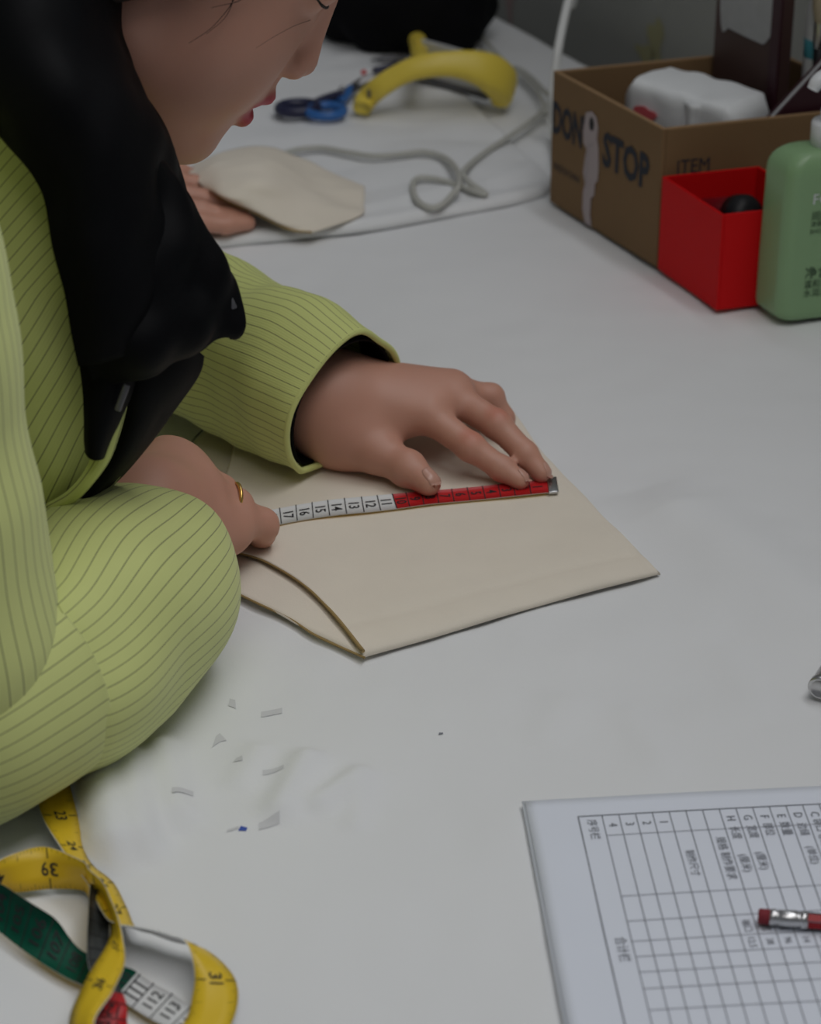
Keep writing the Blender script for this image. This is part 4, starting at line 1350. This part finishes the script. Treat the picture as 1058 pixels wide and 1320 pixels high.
# ------------------------------------------------------------------ seated person measuring the pouch
def person_parts(root, skin, V, F, heads, blush):
    at = {'lip': near(heads, V, 0.0028) if heads else np.zeros(len(V)), 'blush': np.clip(near(blush, V, 0.006), 0, 1) * 0.75 if blush else np.zeros(len(V))}
    return obj('body', V, F, skin, root, attrs=at)

def lower_body(root, hip, fwd, side, tm, sm):          # trousers and shoes of a seated figure
    for s in (-1, 1):
        h = hip + side * s * 0.085
        k = h + fwd * 0.40 + side * s * 0.04 + UP * 0.01
        a = k - UP * (k[2] - 0.085) + fwd * 0.02
        V, uv = garment([h - fwd * 0.06, h + fwd * 0.1, h + fwd * 0.3, k + fwd * 0.015, k + fwd * 0.035 - UP * 0.10, a + UP * 0.12, a], [0.085, 0.088, 0.075, 0.066, 0.060, 0.052, 0.055], 24, 60, 0.4)
        cloth_obj('trouser_leg', V, uv, tm, root, 0.002)
        c = a + fwd * 0.06 - UP * 0.045
        Vv, Ff = ellipsoid(c, (0.13, 0.047, 0.045), np.array([fwd, side, UP]), 28, 16)
        Vv[:, 2] = np.maximum(Vv[:, 2], 0.0015)
        obj('shoe', Vv, Ff, sm, root)

def stool(c, label):
    st = empty('stool', (c[0], c[1], 0), label, 'stool')
    V, F = lathe([(0, 0), (0.150, 0.0), (0.158, 0.008), (0.158, 0.026), (0.15, 0.034), (0, 0.034)], (c[0], c[1], c[2] - 0.034), UP, 32)
    obj('seat', V, F, M['wood'], st)
    for i in range(4):
        t = math.pi / 4 + i * math.pi / 2
        d = np.array([math.cos(t), math.sin(t), 0])
        V, F = sweep([np.array([c[0], c[1], c[2] - 0.034]) + d * 0.11, np.array([c[0], c[1], 0]) + d * 0.165], 0.015, 10)
        obj('leg', V, F, M['wood'], st)

YAW = math.radians(20)
FW, SD = np.array([math.cos(YAW), math.sin(YAW), 0]), np.array([-math.sin(YAW), math.cos(YAW), 0])
hip = np.array([-0.60, 1.16, 0.53])
waist = np.array([-0.535, 1.175, T - 0.03])
chest = np.array([-0.385, 1.205, T + 0.12])
neckb = np.array([-0.305, 1.225, T + 0.262])
RS_, LS_ = np.array([-0.290, 1.045, T + 0.262]), np.array([-0.385, 1.375, T + 0.245])
RE, LE = P(-115, 875, 1.17), G(105, 372, .060)
RWr, LWr = G(186, 664, 0.058), G(425, 522, 0.040)
# left hand, flat over the tape
Lf = [[G(549, 534, .040), G(606, 576, .027), G(646, 604, .0165), G(670, 619, .0120)],
      [G(583, 512, .043), G(640, 547, .034), G(677, 585, .021), G(698, 610, .0120)],
      [G(580, 503, .041), G(632, 512, .033), G(648, 540, .019), G(648, 560, .010)],
      [G(552, 497, .035), G(600, 509, .028), G(626, 533, .014), G(640, 551, .008)]]
Lt = [G(445, 560, .026), G(487, 584, .022), G(525, 604, .0180), G(552, 623, .0150)]
# right hand, half closed on the tape
Rf = [[G(212, 590, .060), G(252, 608, .042), G(276, 636, .024), G(290, 655, .012)],
      [G(238, 602, .060), G(285, 633, .046), G(308, 655, .026), G(316, 668, .013)],
      [G(258, 628, .056), G(306, 650, .041), G(322, 668, .024), G(328, 680, .014)],
      [G(268, 664, .046), G(306, 671, .034), G(337, 677, .0235), G(337, 689, .0135)]]
Rt = [G(196, 640, .034), G(222, 640, .024), G(262, 660, .016), G(296, 674, .013)]
for nm, hnd, w in (('L', Lf, LWr), ('R', Rf, RWr)):
    for f in hnd: report(nm, [w] + f)
report('Lt', [LWr] + Lt); report('arms', [RS_, RE, RWr]); report('armL', [LS_, LE, LWr])
HY = math.radians(8)
HP = math.radians(36)
hf = np.array([math.cos(HP) * math.cos(HY), math.cos(HP) * math.sin(HY), -math.sin(HP)])
hl_ = np.array([-math.sin(HY), math.cos(HY), 0.0])
hu = np.cross(hf, hl_)
HR = np.array([hf, hl_, hu])
tipH = P(405, 90, 1.315)                    # tip of the nose
HS = 0.01
HO = tipH - HS * (np.array([11.9, 0, -2.0]) @ HR)
S = Solid((-0.62, 0.93, T - 0.06), (0.13, 1.66, T + 0.53), 0.0021)
S.add(ell(chest - FW * 0.02, (0.10, 0.165, 0.20), np.array([FW, SD, UP])), .05)
S.add(cone(waist, chest, 0.12, 0.13), .06)
S.add(cone(RS_ + SD * .02, LS_ - SD * .02, 0.055, 0.055), .06)
S.add(cone(neckb - UP * 0.02, HO + HS * (np.array([-1.5, 0, -3.0]) @ HR), 0.056, 0.052), .03)
for a, b in ((RS_, RE), (LS_, LE)): S.add(cone(a, b, 0.046, 0.040), .03)
hp, lips = head(S, HO, HR, HS)
S.add(cone(RE, RE * .4 + RWr * .6, .040, .034), .02); S.add(cone(LE, LE * .4 + LWr * .6, .040, .032), .02)
hand(S, LWr, LE * .5 + LWr * .5, Lf, Lt, 0.0285)
hand(S, RWr, RE * .35 + RWr * .65 - UP * .01, Rf, Rt, 0.0265, (0.0098, 0.0100, 0.0098, 0.0088))
S.add(cone(G(225, 712, .034), G(292, 692, .030), .016, .0115), .016)
V, F = S.mesh()
del S
person = empty('person', (hip[0], hip[1], 0.0), 'person in a lime pinstriped jacket leaning over the table, measuring the pouch', 'person')
blush = [ell(G(226, 583, .066), [.004] * 3)] + [ell(f[1] + UP * .006, [.004] * 3) for f in Lf[:2]]
body = person_parts(person, M['skin'], V, F, lips, blush)
from mathutils.bvhtree import BVHTree
bvh = BVHTree.FromPolygons(V.tolist(), F.tolist())
def nail(tip, prev, nvec, r, size, par):
    d = nrm(np.asarray(tip) - np.asarray(prev))
    n = nrm(np.asarray(nvec) - d * (np.asarray(nvec) @ d))
    s_ = np.cross(n, d)
    g_ = []
    for i in np.linspace(-1, 1, 13):
        rr_ = []
        for j in np.linspace(-1, 1, 11):
            w = (1 - 0.35 * max(i, 0) ** 3 - 0.12 * max(-i, 0) ** 3) * math.sqrt(max(1 - 0.55 * abs(i) ** 3, 0))
            q = np.asarray(tip) + d * (r * 0.25 + i * size * 1.05) + s_ * (j * size * 0.80 * w) + n * 0.02
            hit = bvh.ray_cast(Vector(q), Vector(-n), 0.04)
            if hit[0] is None: hit = [Vector(q - n * (0.02 - r * .5))]
            rr_.append(np.array(hit[0]) + n * (0.0004 * (1 - 0.6 * abs(j) ** 4)))
        g_.append(rr_)
    VV, FF = thick(np.array(g_), 0.0005)
    obj('fingernail', VV, FF, M['nail'], par)
nail(Lt[3], Lt[2], np.array([.55, -.55, .65]), .0082, .0062, body)
nail(Lf[0][3], Lf[0][2], np.array([.35, .15, .9]), .0066, .0050, body)
nail(Lf[1][3], Lf[1][2], np.array([.45, .15, .9]), .0067, .0050, body)
# gold ring on the ring finger of the right hand
rp = Rf[2][0] * 0.16 + Rf[2][1] * 0.84
rd = nrm(Rf[2][1] - Rf[2][0])
t = np.linspace(0, 2 * np.pi, 40)
e1 = nrm(np.cross(rd, UP)); e2 = np.cross(e1, rd)
V, F = sweep(rp + UP * .0008 + .0102 * (np.cos(t)[:, None] * e1 + np.sin(t)[:, None] * e2) + rd * (0.0012 * np.cos(2 * t))[:, None], .0012, 10, caps=False)
tag(obj('finger_ring', V, F, M['gold'], person), 'thin gold ring on the near hand')
# lashes, brows and hair
for y in (-1, 1):
    p = cr([hp(9.2, 1.8 * y, 2.1), hp(9.7, 2.9 * y, 1.8), hp(9.2, 4.1 * y, 1.9), hp(8.5, 4.8 * y, 2.2)], 16)
    V, F = sweep(p, .0011, 8)
    obj('eyelashes', V, F, M['hair'], person)
    p = cr([hp(10.1, 1.4 * y, 3.9), hp(10.0, 3.0 * y, 4.5), hp(8.8, 4.8 * y, 4.4), hp(8.1, 5.6 * y, 4.0)], 16)
    V, F = sweep(p, np.interp(np.linspace(0, 1, 16), [0, .5, 1], [.002, .0024, .001]), 8, flat=1.0)
    obj('eyebrow', V, F, M['hair'], person)
S = Solid(HO - .17, HO + .19, 0.004)
S.add(ell(hp(-0.6, 0, 5.2), (.100, .084, .090), HR), .01)
S.add(ell(hp(-3.5, 0, 0.0), (.068, .074, .075), HR), .03)
for y in (-1, 1):
    S.add(cone(hp(5.5, 5.2 * y, 9.0), hp(1.5, 7.4 * y, 4.5), .018, .014), .02)
    S.add(cone(hp(1.5, 7.4 * y, 4.5), hp(-1.6, 7.3 * y, -2.0), .014, .016), .02)
S.add(ell(hp(9.5, 0, -1.5), (.075, .066, .085), HR), .012, sub=True)
V, F = S.mesh()
del S
hair = obj('hair', V, F, M['hair'], person)
for k, pts in enumerate([[(306, -8), (292, 14), (270, 38), (243, 56)], [(300, -5), (298, 8), (288, 25), (266, 44)], [(318, -6), (306, 2), (290, 6), (272, 10)], [(400, 26), (378, 34), (352, 48), (330, 62)]]):
    q = []
    for (x, y) in pts:
        q.append((x, y))
    STR = globals().setdefault('STRANDS', [])
    STR.append(q)

# jacket
jk = empty('jacket', (chest[0], chest[1], T), None, None)
jk.parent = person
jk.location = Vector(np.array([chest[0], chest[1], T]) - worldloc(person))
Wn = Waves(2, 10, .05, .16, 61)
def fold_torso(a, l):
    A = np.broadcast_to(a, (l.shape[0], a.shape[1])) * .16
    Lq = np.broadcast_to(l, A.shape)
    w = Wn(np.stack([np.sin(A / .16) * .16, Lq * .55], -1))
    return .007 * w
V, uv = garment([hip - FW * 0.02 - UP * .04, hip + FW * .01 + UP * .06, waist + UP * .0, (waist + chest) / 2 - FW * .01, chest, (chest + neckb) / 2 + FW * .01, neckb - UP * .035, neckb], [.150, .155, .145, .155, .158, .140, .100, .070], 96, 110, 0.9,
                fold=fold_torso, up=SD, seam=0.0, shape=lambda V: chest + ((V - chest) @ SD)[..., None] * SD * 1.28 + ((V - chest) @ FW)[..., None] * FW + ((V - chest) @ UP)[..., None] * UP)
cloth_obj('jacket_body', V, uv, M['limefine'], jk)
def fold_sleeve(seed, lo, hi, amp, ribs, L0, amp2):
    w1 = Waves(3, 12, lo, hi, seed)
    def f(a, l):
        A = np.broadcast_to(a, (l.shape[0], a.shape[1]))
        Lq = np.broadcast_to(l, A.shape)
        X = np.stack([.06 * np.cos(A), .06 * np.sin(A), Lq], -1)
        d = amp * w1(X)
        if ribs:
            d = d + amp2 * np.sin(Lq * 2 * np.pi / ribs + 1.2 * np.sin(A * 2 + seed)) * np.clip((Lq - L0) * 12, 0, 1)
        return d
    return f
TWN = 0.0
# yoke over the shoulders and a padded collar roll behind the neck
V, uv = garment([RS_ - SD * .03 - UP * .012, RS_ + SD * .06, (RS_ + LS_) / 2 + UP * .012, LS_ - SD * .06, LS_ + SD * .03 - UP * .012], [.070, .084, .088, .084, .066], 40, 50, .5)
cloth_obj('yoke', V, uv, M['limefine'], jk)
t = np.radians(np.linspace(70, 300, 40))
V, F = sweep(neckb + UP * .055 - FW * .02 + .083 * (np.cos(t)[:, None] * FW - np.sin(t)[:, None] * SD) - FW * .02, .024, 14)
obj('collar_roll', V, F, M['black'], jk)
# near sleeve: shoulder, elbow resting on the table, cuff
RC = G(207, 716, 0.046)
Pu = [RS_ + UP * .02 - FW * .02, P(-235, 330, 1.085), P(-180, 450, 1.095), P(-150, 560, 1.115), P(-138, 650, 1.13), P(-132, 740, 1.145), P(-122, 830, 1.16), P(-100, 910, 1.175), P(-85, 960, 1.18), P(-80, 985, 1.18)]
V1, uv1 = garment(Pu, [.085, .082, .0715, .0620, .0700, .0745, .0740, .062, .040, .010], 72, 90, 0.46, flatz=T + .003, fold=fold_sleeve(3, .06, .15, .0030, 0, 0, 0), up=(0, 1, 0), seam=math.pi)
Pe = [G(-130, 960, .058), G(-90, 942, .060), G(-25, 898, .062), G(18, 866, .062), G(54, 848, .063), G(80, 838, .066), G(94, 833, .069)]
V3, uv3 = garment(Pe, [.030, .054, .061, .063, .060, .044, .010], 72, 60, 0.46, flatz=T + .003, fold=fold_sleeve(6, .06, .15, .0020, 0, 0, 0))
Pn = [G(-60, 930, .066), G(-20, 905, .066), G(28, 893, .058), G(72, 866, .056), G(112, 812, .056), G(165, 762, .053), G(192, 735, .050), RC]
V2, uv2 = garment(Pn, [.020, .036, .045, .053, .061, .057, .050, .037], 72, 90, 0.46, flatz=T + .003, fold=fold_sleeve(5, .05, .12, .0026, 0, 0, 0), twist=TWN)
A1, B1_ = thick(V1, .0015)
A2, B2_ = thick(V2, .0015)
A3, B3_ = thick(V3, .0015)
obj('sleeve', np.concatenate([A1, A2, A3]), np.concatenate([B1_, B2_ + len(A1), B3_ + len(A1) + len(A2)]), M['lime'], jk, uv=np.concatenate([uv1, uv1, uv2, uv2, uv3, uv3]))
LC = G(447, 526, 0.046)
Pn = [LS_ + UP * .01, LS_ * .55 + LE * .45 + UP * .01, LE + np.array([-.015, .01, .012]), LE * .75 + LC * .25 + UP * .004, LE * .4 + LC * .6 + UP * .002, LE * .16 + LC * .84 + UP * .002, LC]
V, uv = garment(Pn, [.074, .066, .057, .057, .0505, .0555, .050], 72, 120, 0.46, flatz=T + .003, fold=fold_sleeve(8, .05, .14, .0042, .030, .34, .0005), twist=0.04)
cloth_obj('sleeve', V, uv, M['limefine'], jk)
ring = V[-1, :-1]
V_, F_ = sweep(np.concatenate([ring, ring[:2]]) - nrm(LC - LE) * .001, .0021, 10, caps=False)
obj('cuff_hem', V_, F_, M['limefine'], jk, uv=np.zeros((len(V_), 2)) + .003)
# black inner cuff of the far sleeve
p = [LE * .12 + LC * .88 + UP * .002, LC - nrm(LC - LE) * .004]
V, uv = garment(p, [.0455, .044], 48, 6, .3, flatz=T + .005)
cloth_obj('cuff_lining', V, uv, M['black'], jk)

# black collar and facing, hanging open
def patch(rows_, n, m, wv_=0.0, seed=1, lo=.03, hi=.09):
    g_ = np.array([[P(x, y, d) for x, y, d in r] for r in rows_])
    g_ = cr(g_, n)
    g_ = cr(g_.transpose(1, 0, 2), m).transpose(1, 0, 2)
    if wv_:
        N = gnormal(g_)
        g_ = g_ + N * (Waves(3, 14, lo, hi, seed)(g_) * wv_)[..., None]
    return g_
def collar(name, rows_, mat_, t=.004, **k):
    g_ = patch(rows_, 60, 44, **k)
    VV, FF = thick(g_, -t)
    return obj(name, VV, FF, mat_, jk)
# near front of the jacket, hanging from the shoulder
fr = [[(-140, 140, 1.200), (-60, 140, 1.19), (20, 140, 1.19), (85, 140, 1.21)],
      [(-120, 260, 1.200), (-40, 260, 1.20), (50, 260, 1.195), (125, 260, 1.21)],
      [(-100, 400, 1.21), (-20, 400, 1.205), (70, 400, 1.205), (155, 400, 1.225)],
      [(-90, 520, 1.225), (0, 520, 1.215), (85, 520, 1.218), (175, 520, 1.240)],
      [(-90, 600, 1.24), (0, 602, 1.235), (75, 602, 1.238), (160, 596, 1.258)],
      [(-80, 680, 1.27), (0, 676, 1.262), (60, 664, 1.268), (120, 640, 1.285)],
      [(-80, 745, 1.30), (0, 742, 1.29), (60, 722, 1.295), (112, 700, 1.305)]]
g_ = patch(fr, 80, 60, wv_=.0035, seed=81, lo=.05, hi=.14)
pq = cr(cr(np.array(fr)[..., :2], 80).transpose(1, 0, 2), 60).transpose(1, 0, 2)
sh = np.where(pq[..., 1] < 380, pq[..., 1] * 0.85, 323 + (pq[..., 1] - 380) * 0.60)
uv = np.stack([(pq[..., 0] + sh) / 2450, pq[..., 1] / 2450], -1).reshape(-1, 2)
VV, FF = thick(g_, -.002)
obj('front_panel', VV, FF, M['limefine'], jk, uv=np.concatenate([uv, uv]))
# stand collar and hood edge down the near side of the neck
collar('collar', [[(-150, -70, 1.16), (-60, -80, 1.15), (40, -70, 1.15), (125, -60, 1.19), (150, -50, 1.24)],
                  [(-90, 60, 1.16), (-20, 40, 1.14), (60, 30, 1.14), (134, 30, 1.19), (150, 40, 1.24)],
                  [(-10, 160, 1.16), (35, 140, 1.14), (100, 120, 1.14), (160, 108, 1.19), (176, 112, 1.24)],
                  [(45, 215, 1.16), (85, 200, 1.145), (140, 185, 1.15), (203, 180, 1.20), (214, 184, 1.25)],
                  [(72, 290, 1.165), (110, 280, 1.15), (160, 265, 1.16), (214, 240, 1.21), (226, 244, 1.26)],
                  [(90, 380, 1.17), (130, 380, 1.16), (175, 370, 1.17), (225, 350, 1.22), (240, 352, 1.27)],
                  [(104, 470, 1.18), (135, 465, 1.175), (170, 455, 1.18), (210, 440, 1.22), (225, 440, 1.26)]], M['black'], wv_=.002, seed=71)
# front flap with pointed corner
collar('collar_flap', [[(165, 175, 1.20), (190, 182, 1.20), (206, 196, 1.205), (216, 206, 1.215), (224, 214, 1.225)],
                       [(150, 240, 1.19), (190, 245, 1.19), (220, 248, 1.20), (240, 262, 1.215), (250, 280, 1.23)],
                       [(130, 330, 1.185), (180, 325, 1.18), (220, 318, 1.19), (255, 320, 1.21), (270, 338, 1.23)],
                       [(118, 400, 1.185), (170, 395, 1.18), (215, 378, 1.19), (268, 364, 1.21), (294, 372, 1.23)],
                       [(114, 455, 1.19), (165, 450, 1.185), (215, 432, 1.19), (270, 408, 1.21), (306, 418, 1.23)],
                       [(115, 500, 1.195), (160, 490, 1.19), (205, 468, 1.20), (248, 446, 1.215), (300, 423, 1.23)]], M['black'], wv_=.0036, seed=74, lo=.022, hi=.06)
# facing strip that ends in a rounded tip, and the second one below it
collar('placket', [[(100, 430, 1.20), (125, 430, 1.195), (150, 430, 1.195), (165, 430, 1.20), (178, 432, 1.21)],
                   [(110, 490, 1.20), (128, 490, 1.195), (146, 490, 1.195), (158, 492, 1.20), (166, 496, 1.21)],
                   [(114, 535, 1.205), (124, 536, 1.20), (135, 536, 1.20), (145, 536, 1.205), (152, 532, 1.21)],
                   [(115, 565, 1.21), (121, 568, 1.205), (127, 568, 1.205), (134, 566, 1.21), (139, 560, 1.215)],
                   [(117, 583, 1.215), (120, 588, 1.21), (123, 590, 1.21), (127, 588, 1.215), (131, 580, 1.22)]], M['black'], t=.003)
collar('facing', [[(150, 440, 1.215), (185, 440, 1.21), (215, 440, 1.215), (240, 444, 1.225), (258, 456, 1.24)],
                  [(156, 500, 1.22), (180, 495, 1.215), (205, 490, 1.22), (228, 488, 1.23), (250, 482, 1.245)],
                  [(157, 545, 1.23), (172, 542, 1.225), (188, 538, 1.23), (200, 536, 1.24), (216, 530, 1.25)],
                  [(142, 590, 1.24), (152, 588, 1.235), (164, 584, 1.24), (176, 578, 1.25), (188, 568, 1.26)],
                  [(112, 628, 1.25), (124, 624, 1.245), (136, 618, 1.25), (146, 612, 1.26), (156, 606, 1.27)],
                  [(80, 655, 1.26), (90, 652, 1.255), (100, 648, 1.26), (112, 642, 1.27), (126, 634, 1.28)]], M['black'], t=.003)
gz = patch([[(152, 505, 1.212), (158, 504, 1.212), (165, 505, 1.214)], [(143, 528, 1.214), (151, 529, 1.212), (160, 530, 1.214)], [(133, 556, 1.217), (142, 558, 1.214), (152, 560, 1.216)],
            [(124, 582, 1.221), (133, 588, 1.218), (140, 590, 1.220)], [(110, 610, 1.228), (116, 614, 1.226), (122, 616, 1.228)], [(88, 634, 1.240), (94, 638, 1.238), (100, 640, 1.240)], [(60, 652, 1.252), (64, 656, 1.250), (70, 658, 1.252)]], 50, 14)
pz_ = np.stack([np.broadcast_to(np.linspace(0, .012, 14)[None], (50, 14)), np.broadcast_to(np.linspace(0, .08, 50)[:, None], (50, 14))], -1).reshape(-1, 2)
VV, FF = thick(gz, -.002)
obj('zip_edge', VV, FF, M['limefine'], jk, uv=np.concatenate([pz_, pz_]))
# zip pull
zp = empty('zip_pull', P(158, 512, 1.205), None, None)
zp.parent = jk
zp.location = Vector(P(158, 512, 1.205) - worldloc(jk))
bpy.data.objects.remove(zp)
a, b = P(161, 503, 1.193), P(154, 522, 1.195)
d = nrm(b - a); s = nrm(np.cross(d, ray(158, 512))); n = np.cross(s, d)
V, F = rbox((a + b) / 2, [d, s, n], (.0072, .0017, .0010), .0007)
o = obj('zip_pull', V, F, M['darksteel'], jk); tag(o, 'small silver zip pull')
a, b = P(286, 366, 1.222), P(296, 388, 1.222)
d = nrm(b - a); s = nrm(np.cross(d, ray(293, 377))); n = np.cross(s, d)
V, F = rbox((a + b) / 2, [d, s, n], (.0095, .0022, .0016), .001)
o = obj('snap_button', V, F, M['darksteel'], jk); tag(o, 'dark metal snap on the collar edge')
lower_body(person, hip, FW, SD, M['denim'], M['shoe'])
stool((hip[0] - .02, hip[1], hip[2] - .085), 'round wooden stool under the person in the lime jacket')

# ------------------------------------------------------------------ second person, beside the first: a hand under the small pouch
h2, YA2 = np.array([-1.02, 1.70, 0.53]), math.radians(20)
F2_, S2_ = np.array([math.cos(YA2), math.sin(YA2), 0]), np.array([-math.sin(YA2), math.cos(YA2), 0])
w2, c2, n2_ = h2 + F2_ * .03 + UP * .2, h2 + F2_ * .14 + UP * .33, h2 + F2_ * .22 + UP * .485
rs2, ls2 = n2_ - S2_ * .17 - UP * .02, n2_ + S2_ * .17 - UP * .02
re2, le2 = np.array([-.50, 1.72, T + .065]), ls2 + F2_ * .12 - UP * .22 + S2_ * .05
rw2 = G(150, 258, FZ + .034)
lw2 = le2 + F2_ * .19 - S2_ * .1 + np.array([0, 0, -.02])
f2 = [[G(208, 232, FZ + .026), G(252, 240, FZ + .018), G(280, 248, FZ + .012), G(298, 253, FZ + .0085)],
      [G(206, 247, FZ + .025), G(256, 257, FZ + .017), G(290, 266, FZ + .012), G(312, 271, FZ + .0085)],
      [G(206, 262, FZ + .023), G(258, 273, FZ + .016), G(294, 280, FZ + .011), G(318, 283, FZ + .008)],
      [G(206, 277, FZ + .020), G(256, 288, FZ + .013), G(292, 291, FZ + .009), G(322, 288, FZ + .007)]]
t2 = [G(168, 240, FZ + .022), G(196, 228, FZ + .018), G(226, 226, FZ + .014), G(246, 228, FZ + .011)]
def relhand(w, fw, sd):
    f = []
    for k, o in enumerate((.028, .009, -.010, -.028)):
        b = w + fw * (.085 - .006 * abs(k - 1)) + sd * o - UP * .004
        f.append([b, b + fw * .038 - UP * .008, b + fw * .060 - UP * .018, b + fw * .078 - UP * .026])
    t = [w + fw * .025 + sd * .03, w + fw * .055 + sd * .048 - UP * .006, w + fw * .085 + sd * .052 - UP * .012, w + fw * .108 + sd * .048 - UP * .018]
    return f, t
lw2[2] = T + .036
lf2, lt2 = relhand(lw2, F2_, -S2_)
S = Solid((-1.25, 1.40, T - .2), (-.08, 2.12, T + .62), 0.0036)
HR2 = np.array([nrm(F2_ - UP * .35), S2_, np.cross(nrm(F2_ - UP * .35), S2_)])
HO2 = n2_ + F2_ * .03 + UP * .14
S.add(cone(w2, c2, .12, .13), .06); S.add(cone(rs2, ls2, .055, .055), .06)
S.add(ell(c2, (.10, .165, .19), np.array([F2_, S2_, UP])), .05)
S.add(cone(n2_ - UP * .02, HO2 + HS * (np.array([-1.5, 0, -3]) @ HR2), .056, .052), .03)
for a, b, c in ((rs2, re2, rw2), (ls2, le2, lw2)):
    S.add(cone(a, b, .046, .04), .03); S.add(cone(b, b * .4 + c * .6, .04, .032), .02)
hp2, lips2 = head(S, HO2, HR2, HS)
hand(S, rw2, re2 * .5 + rw2 * .5, f2, t2, .022)
hand(S, lw2, le2 * .5 + lw2 * .5, lf2, lt2, .022)
V, F = S.mesh()
del S
p2 = empty('person', (h2[0], h2[1], 0), 'second person hidden behind the first, only fingers under the small pouch in view', 'person')
person_parts(p2, M['skin'], V, F, lips2, None)
S = Solid(HO2 - .17, HO2 + .19, 0.005)
S.add(ell(hp2(-0.6, 0, 5.2), (.100, .084, .090), HR2), .01)
S.add(ell(hp2(-3.5, 0, 0.0), (.068, .074, .075), HR2), .03)
S.add(ell(hp2(9.5, 0, -1.5), (.075, .066, .085), HR2), .012, sub=True)
V, F = S.mesh()
del S
obj('hair', V, F, M['hair'], p2)
V, uv = garment([h2 - UP * .04, h2 + F2_ * .01 + UP * .08, w2, (w2 + c2) / 2, c2, (c2 + n2_) / 2, n2_ - UP * .035, n2_ + UP * .01], [.145, .15, .145, .15, .150, .135, .098, .066], 48, 50, .9, up=S2_, shape=lambda V: c2 + ((V - c2) @ S2_)[..., None] * S2_ * 1.28 + ((V - c2) @ F2_)[..., None] * F2_ + ((V - c2) @ UP)[..., None] * UP)
cloth_obj('coat_body', V, uv, M['charcoal'], p2)
V, uv = garment([rs2 - S2_ * .03, rs2 + S2_ * .06, (rs2 + ls2) / 2 + UP * .012, ls2 - S2_ * .06, ls2 + S2_ * .03], [.066, .082, .086, .082, .066], 36, 40, .5)
cloth_obj('yoke', V, uv, M['charcoal'], p2)
for a, b, c in ((rs2, re2, rw2), (ls2, le2, lw2)):
    V, uv = garment([a + UP * .045, a + UP * .01, a * .5 + b * .5, b, b * .6 + c * .4, b * .25 + c * .75], [.03, .078, .070, .062, .055, .045], 32, 60, .4, flatz=T + .004)
    cloth_obj('coat_sleeve', V, uv, M['charcoal'], p2)
lower_body(p2, h2, F2_, S2_, M['denim'], M['shoe'])
stool((h2[0] - .02, h2[1], h2[2] - .085), 'round wooden stool under the second person, beyond the first')

# loose strands of hair across the cheek, laid on the skin
bpy.context.view_layer.update()
dg = bpy.context.evaluated_depsgraph_get()
for q in STRANDS:
    pts = []
    for (x, y) in q:
        r = ray(x, y)
        ok, loc, *_ = scene.ray_cast(dg, Vector(CAM), Vector(r))
        d = ((np.array(loc) - CAM) @ np.array([0, cs, -sn])) if ok else 1.29
        pts.append(CAM + r * (min(d, 1.30) - .004))
    V, F = sweep(cr(pts, 30), np.linspace(.00025, .0001, 30) * (0.6 if q[0][0] == 400 else 1), 6)
    obj('hair_strand', V, F, M['hair'], person)
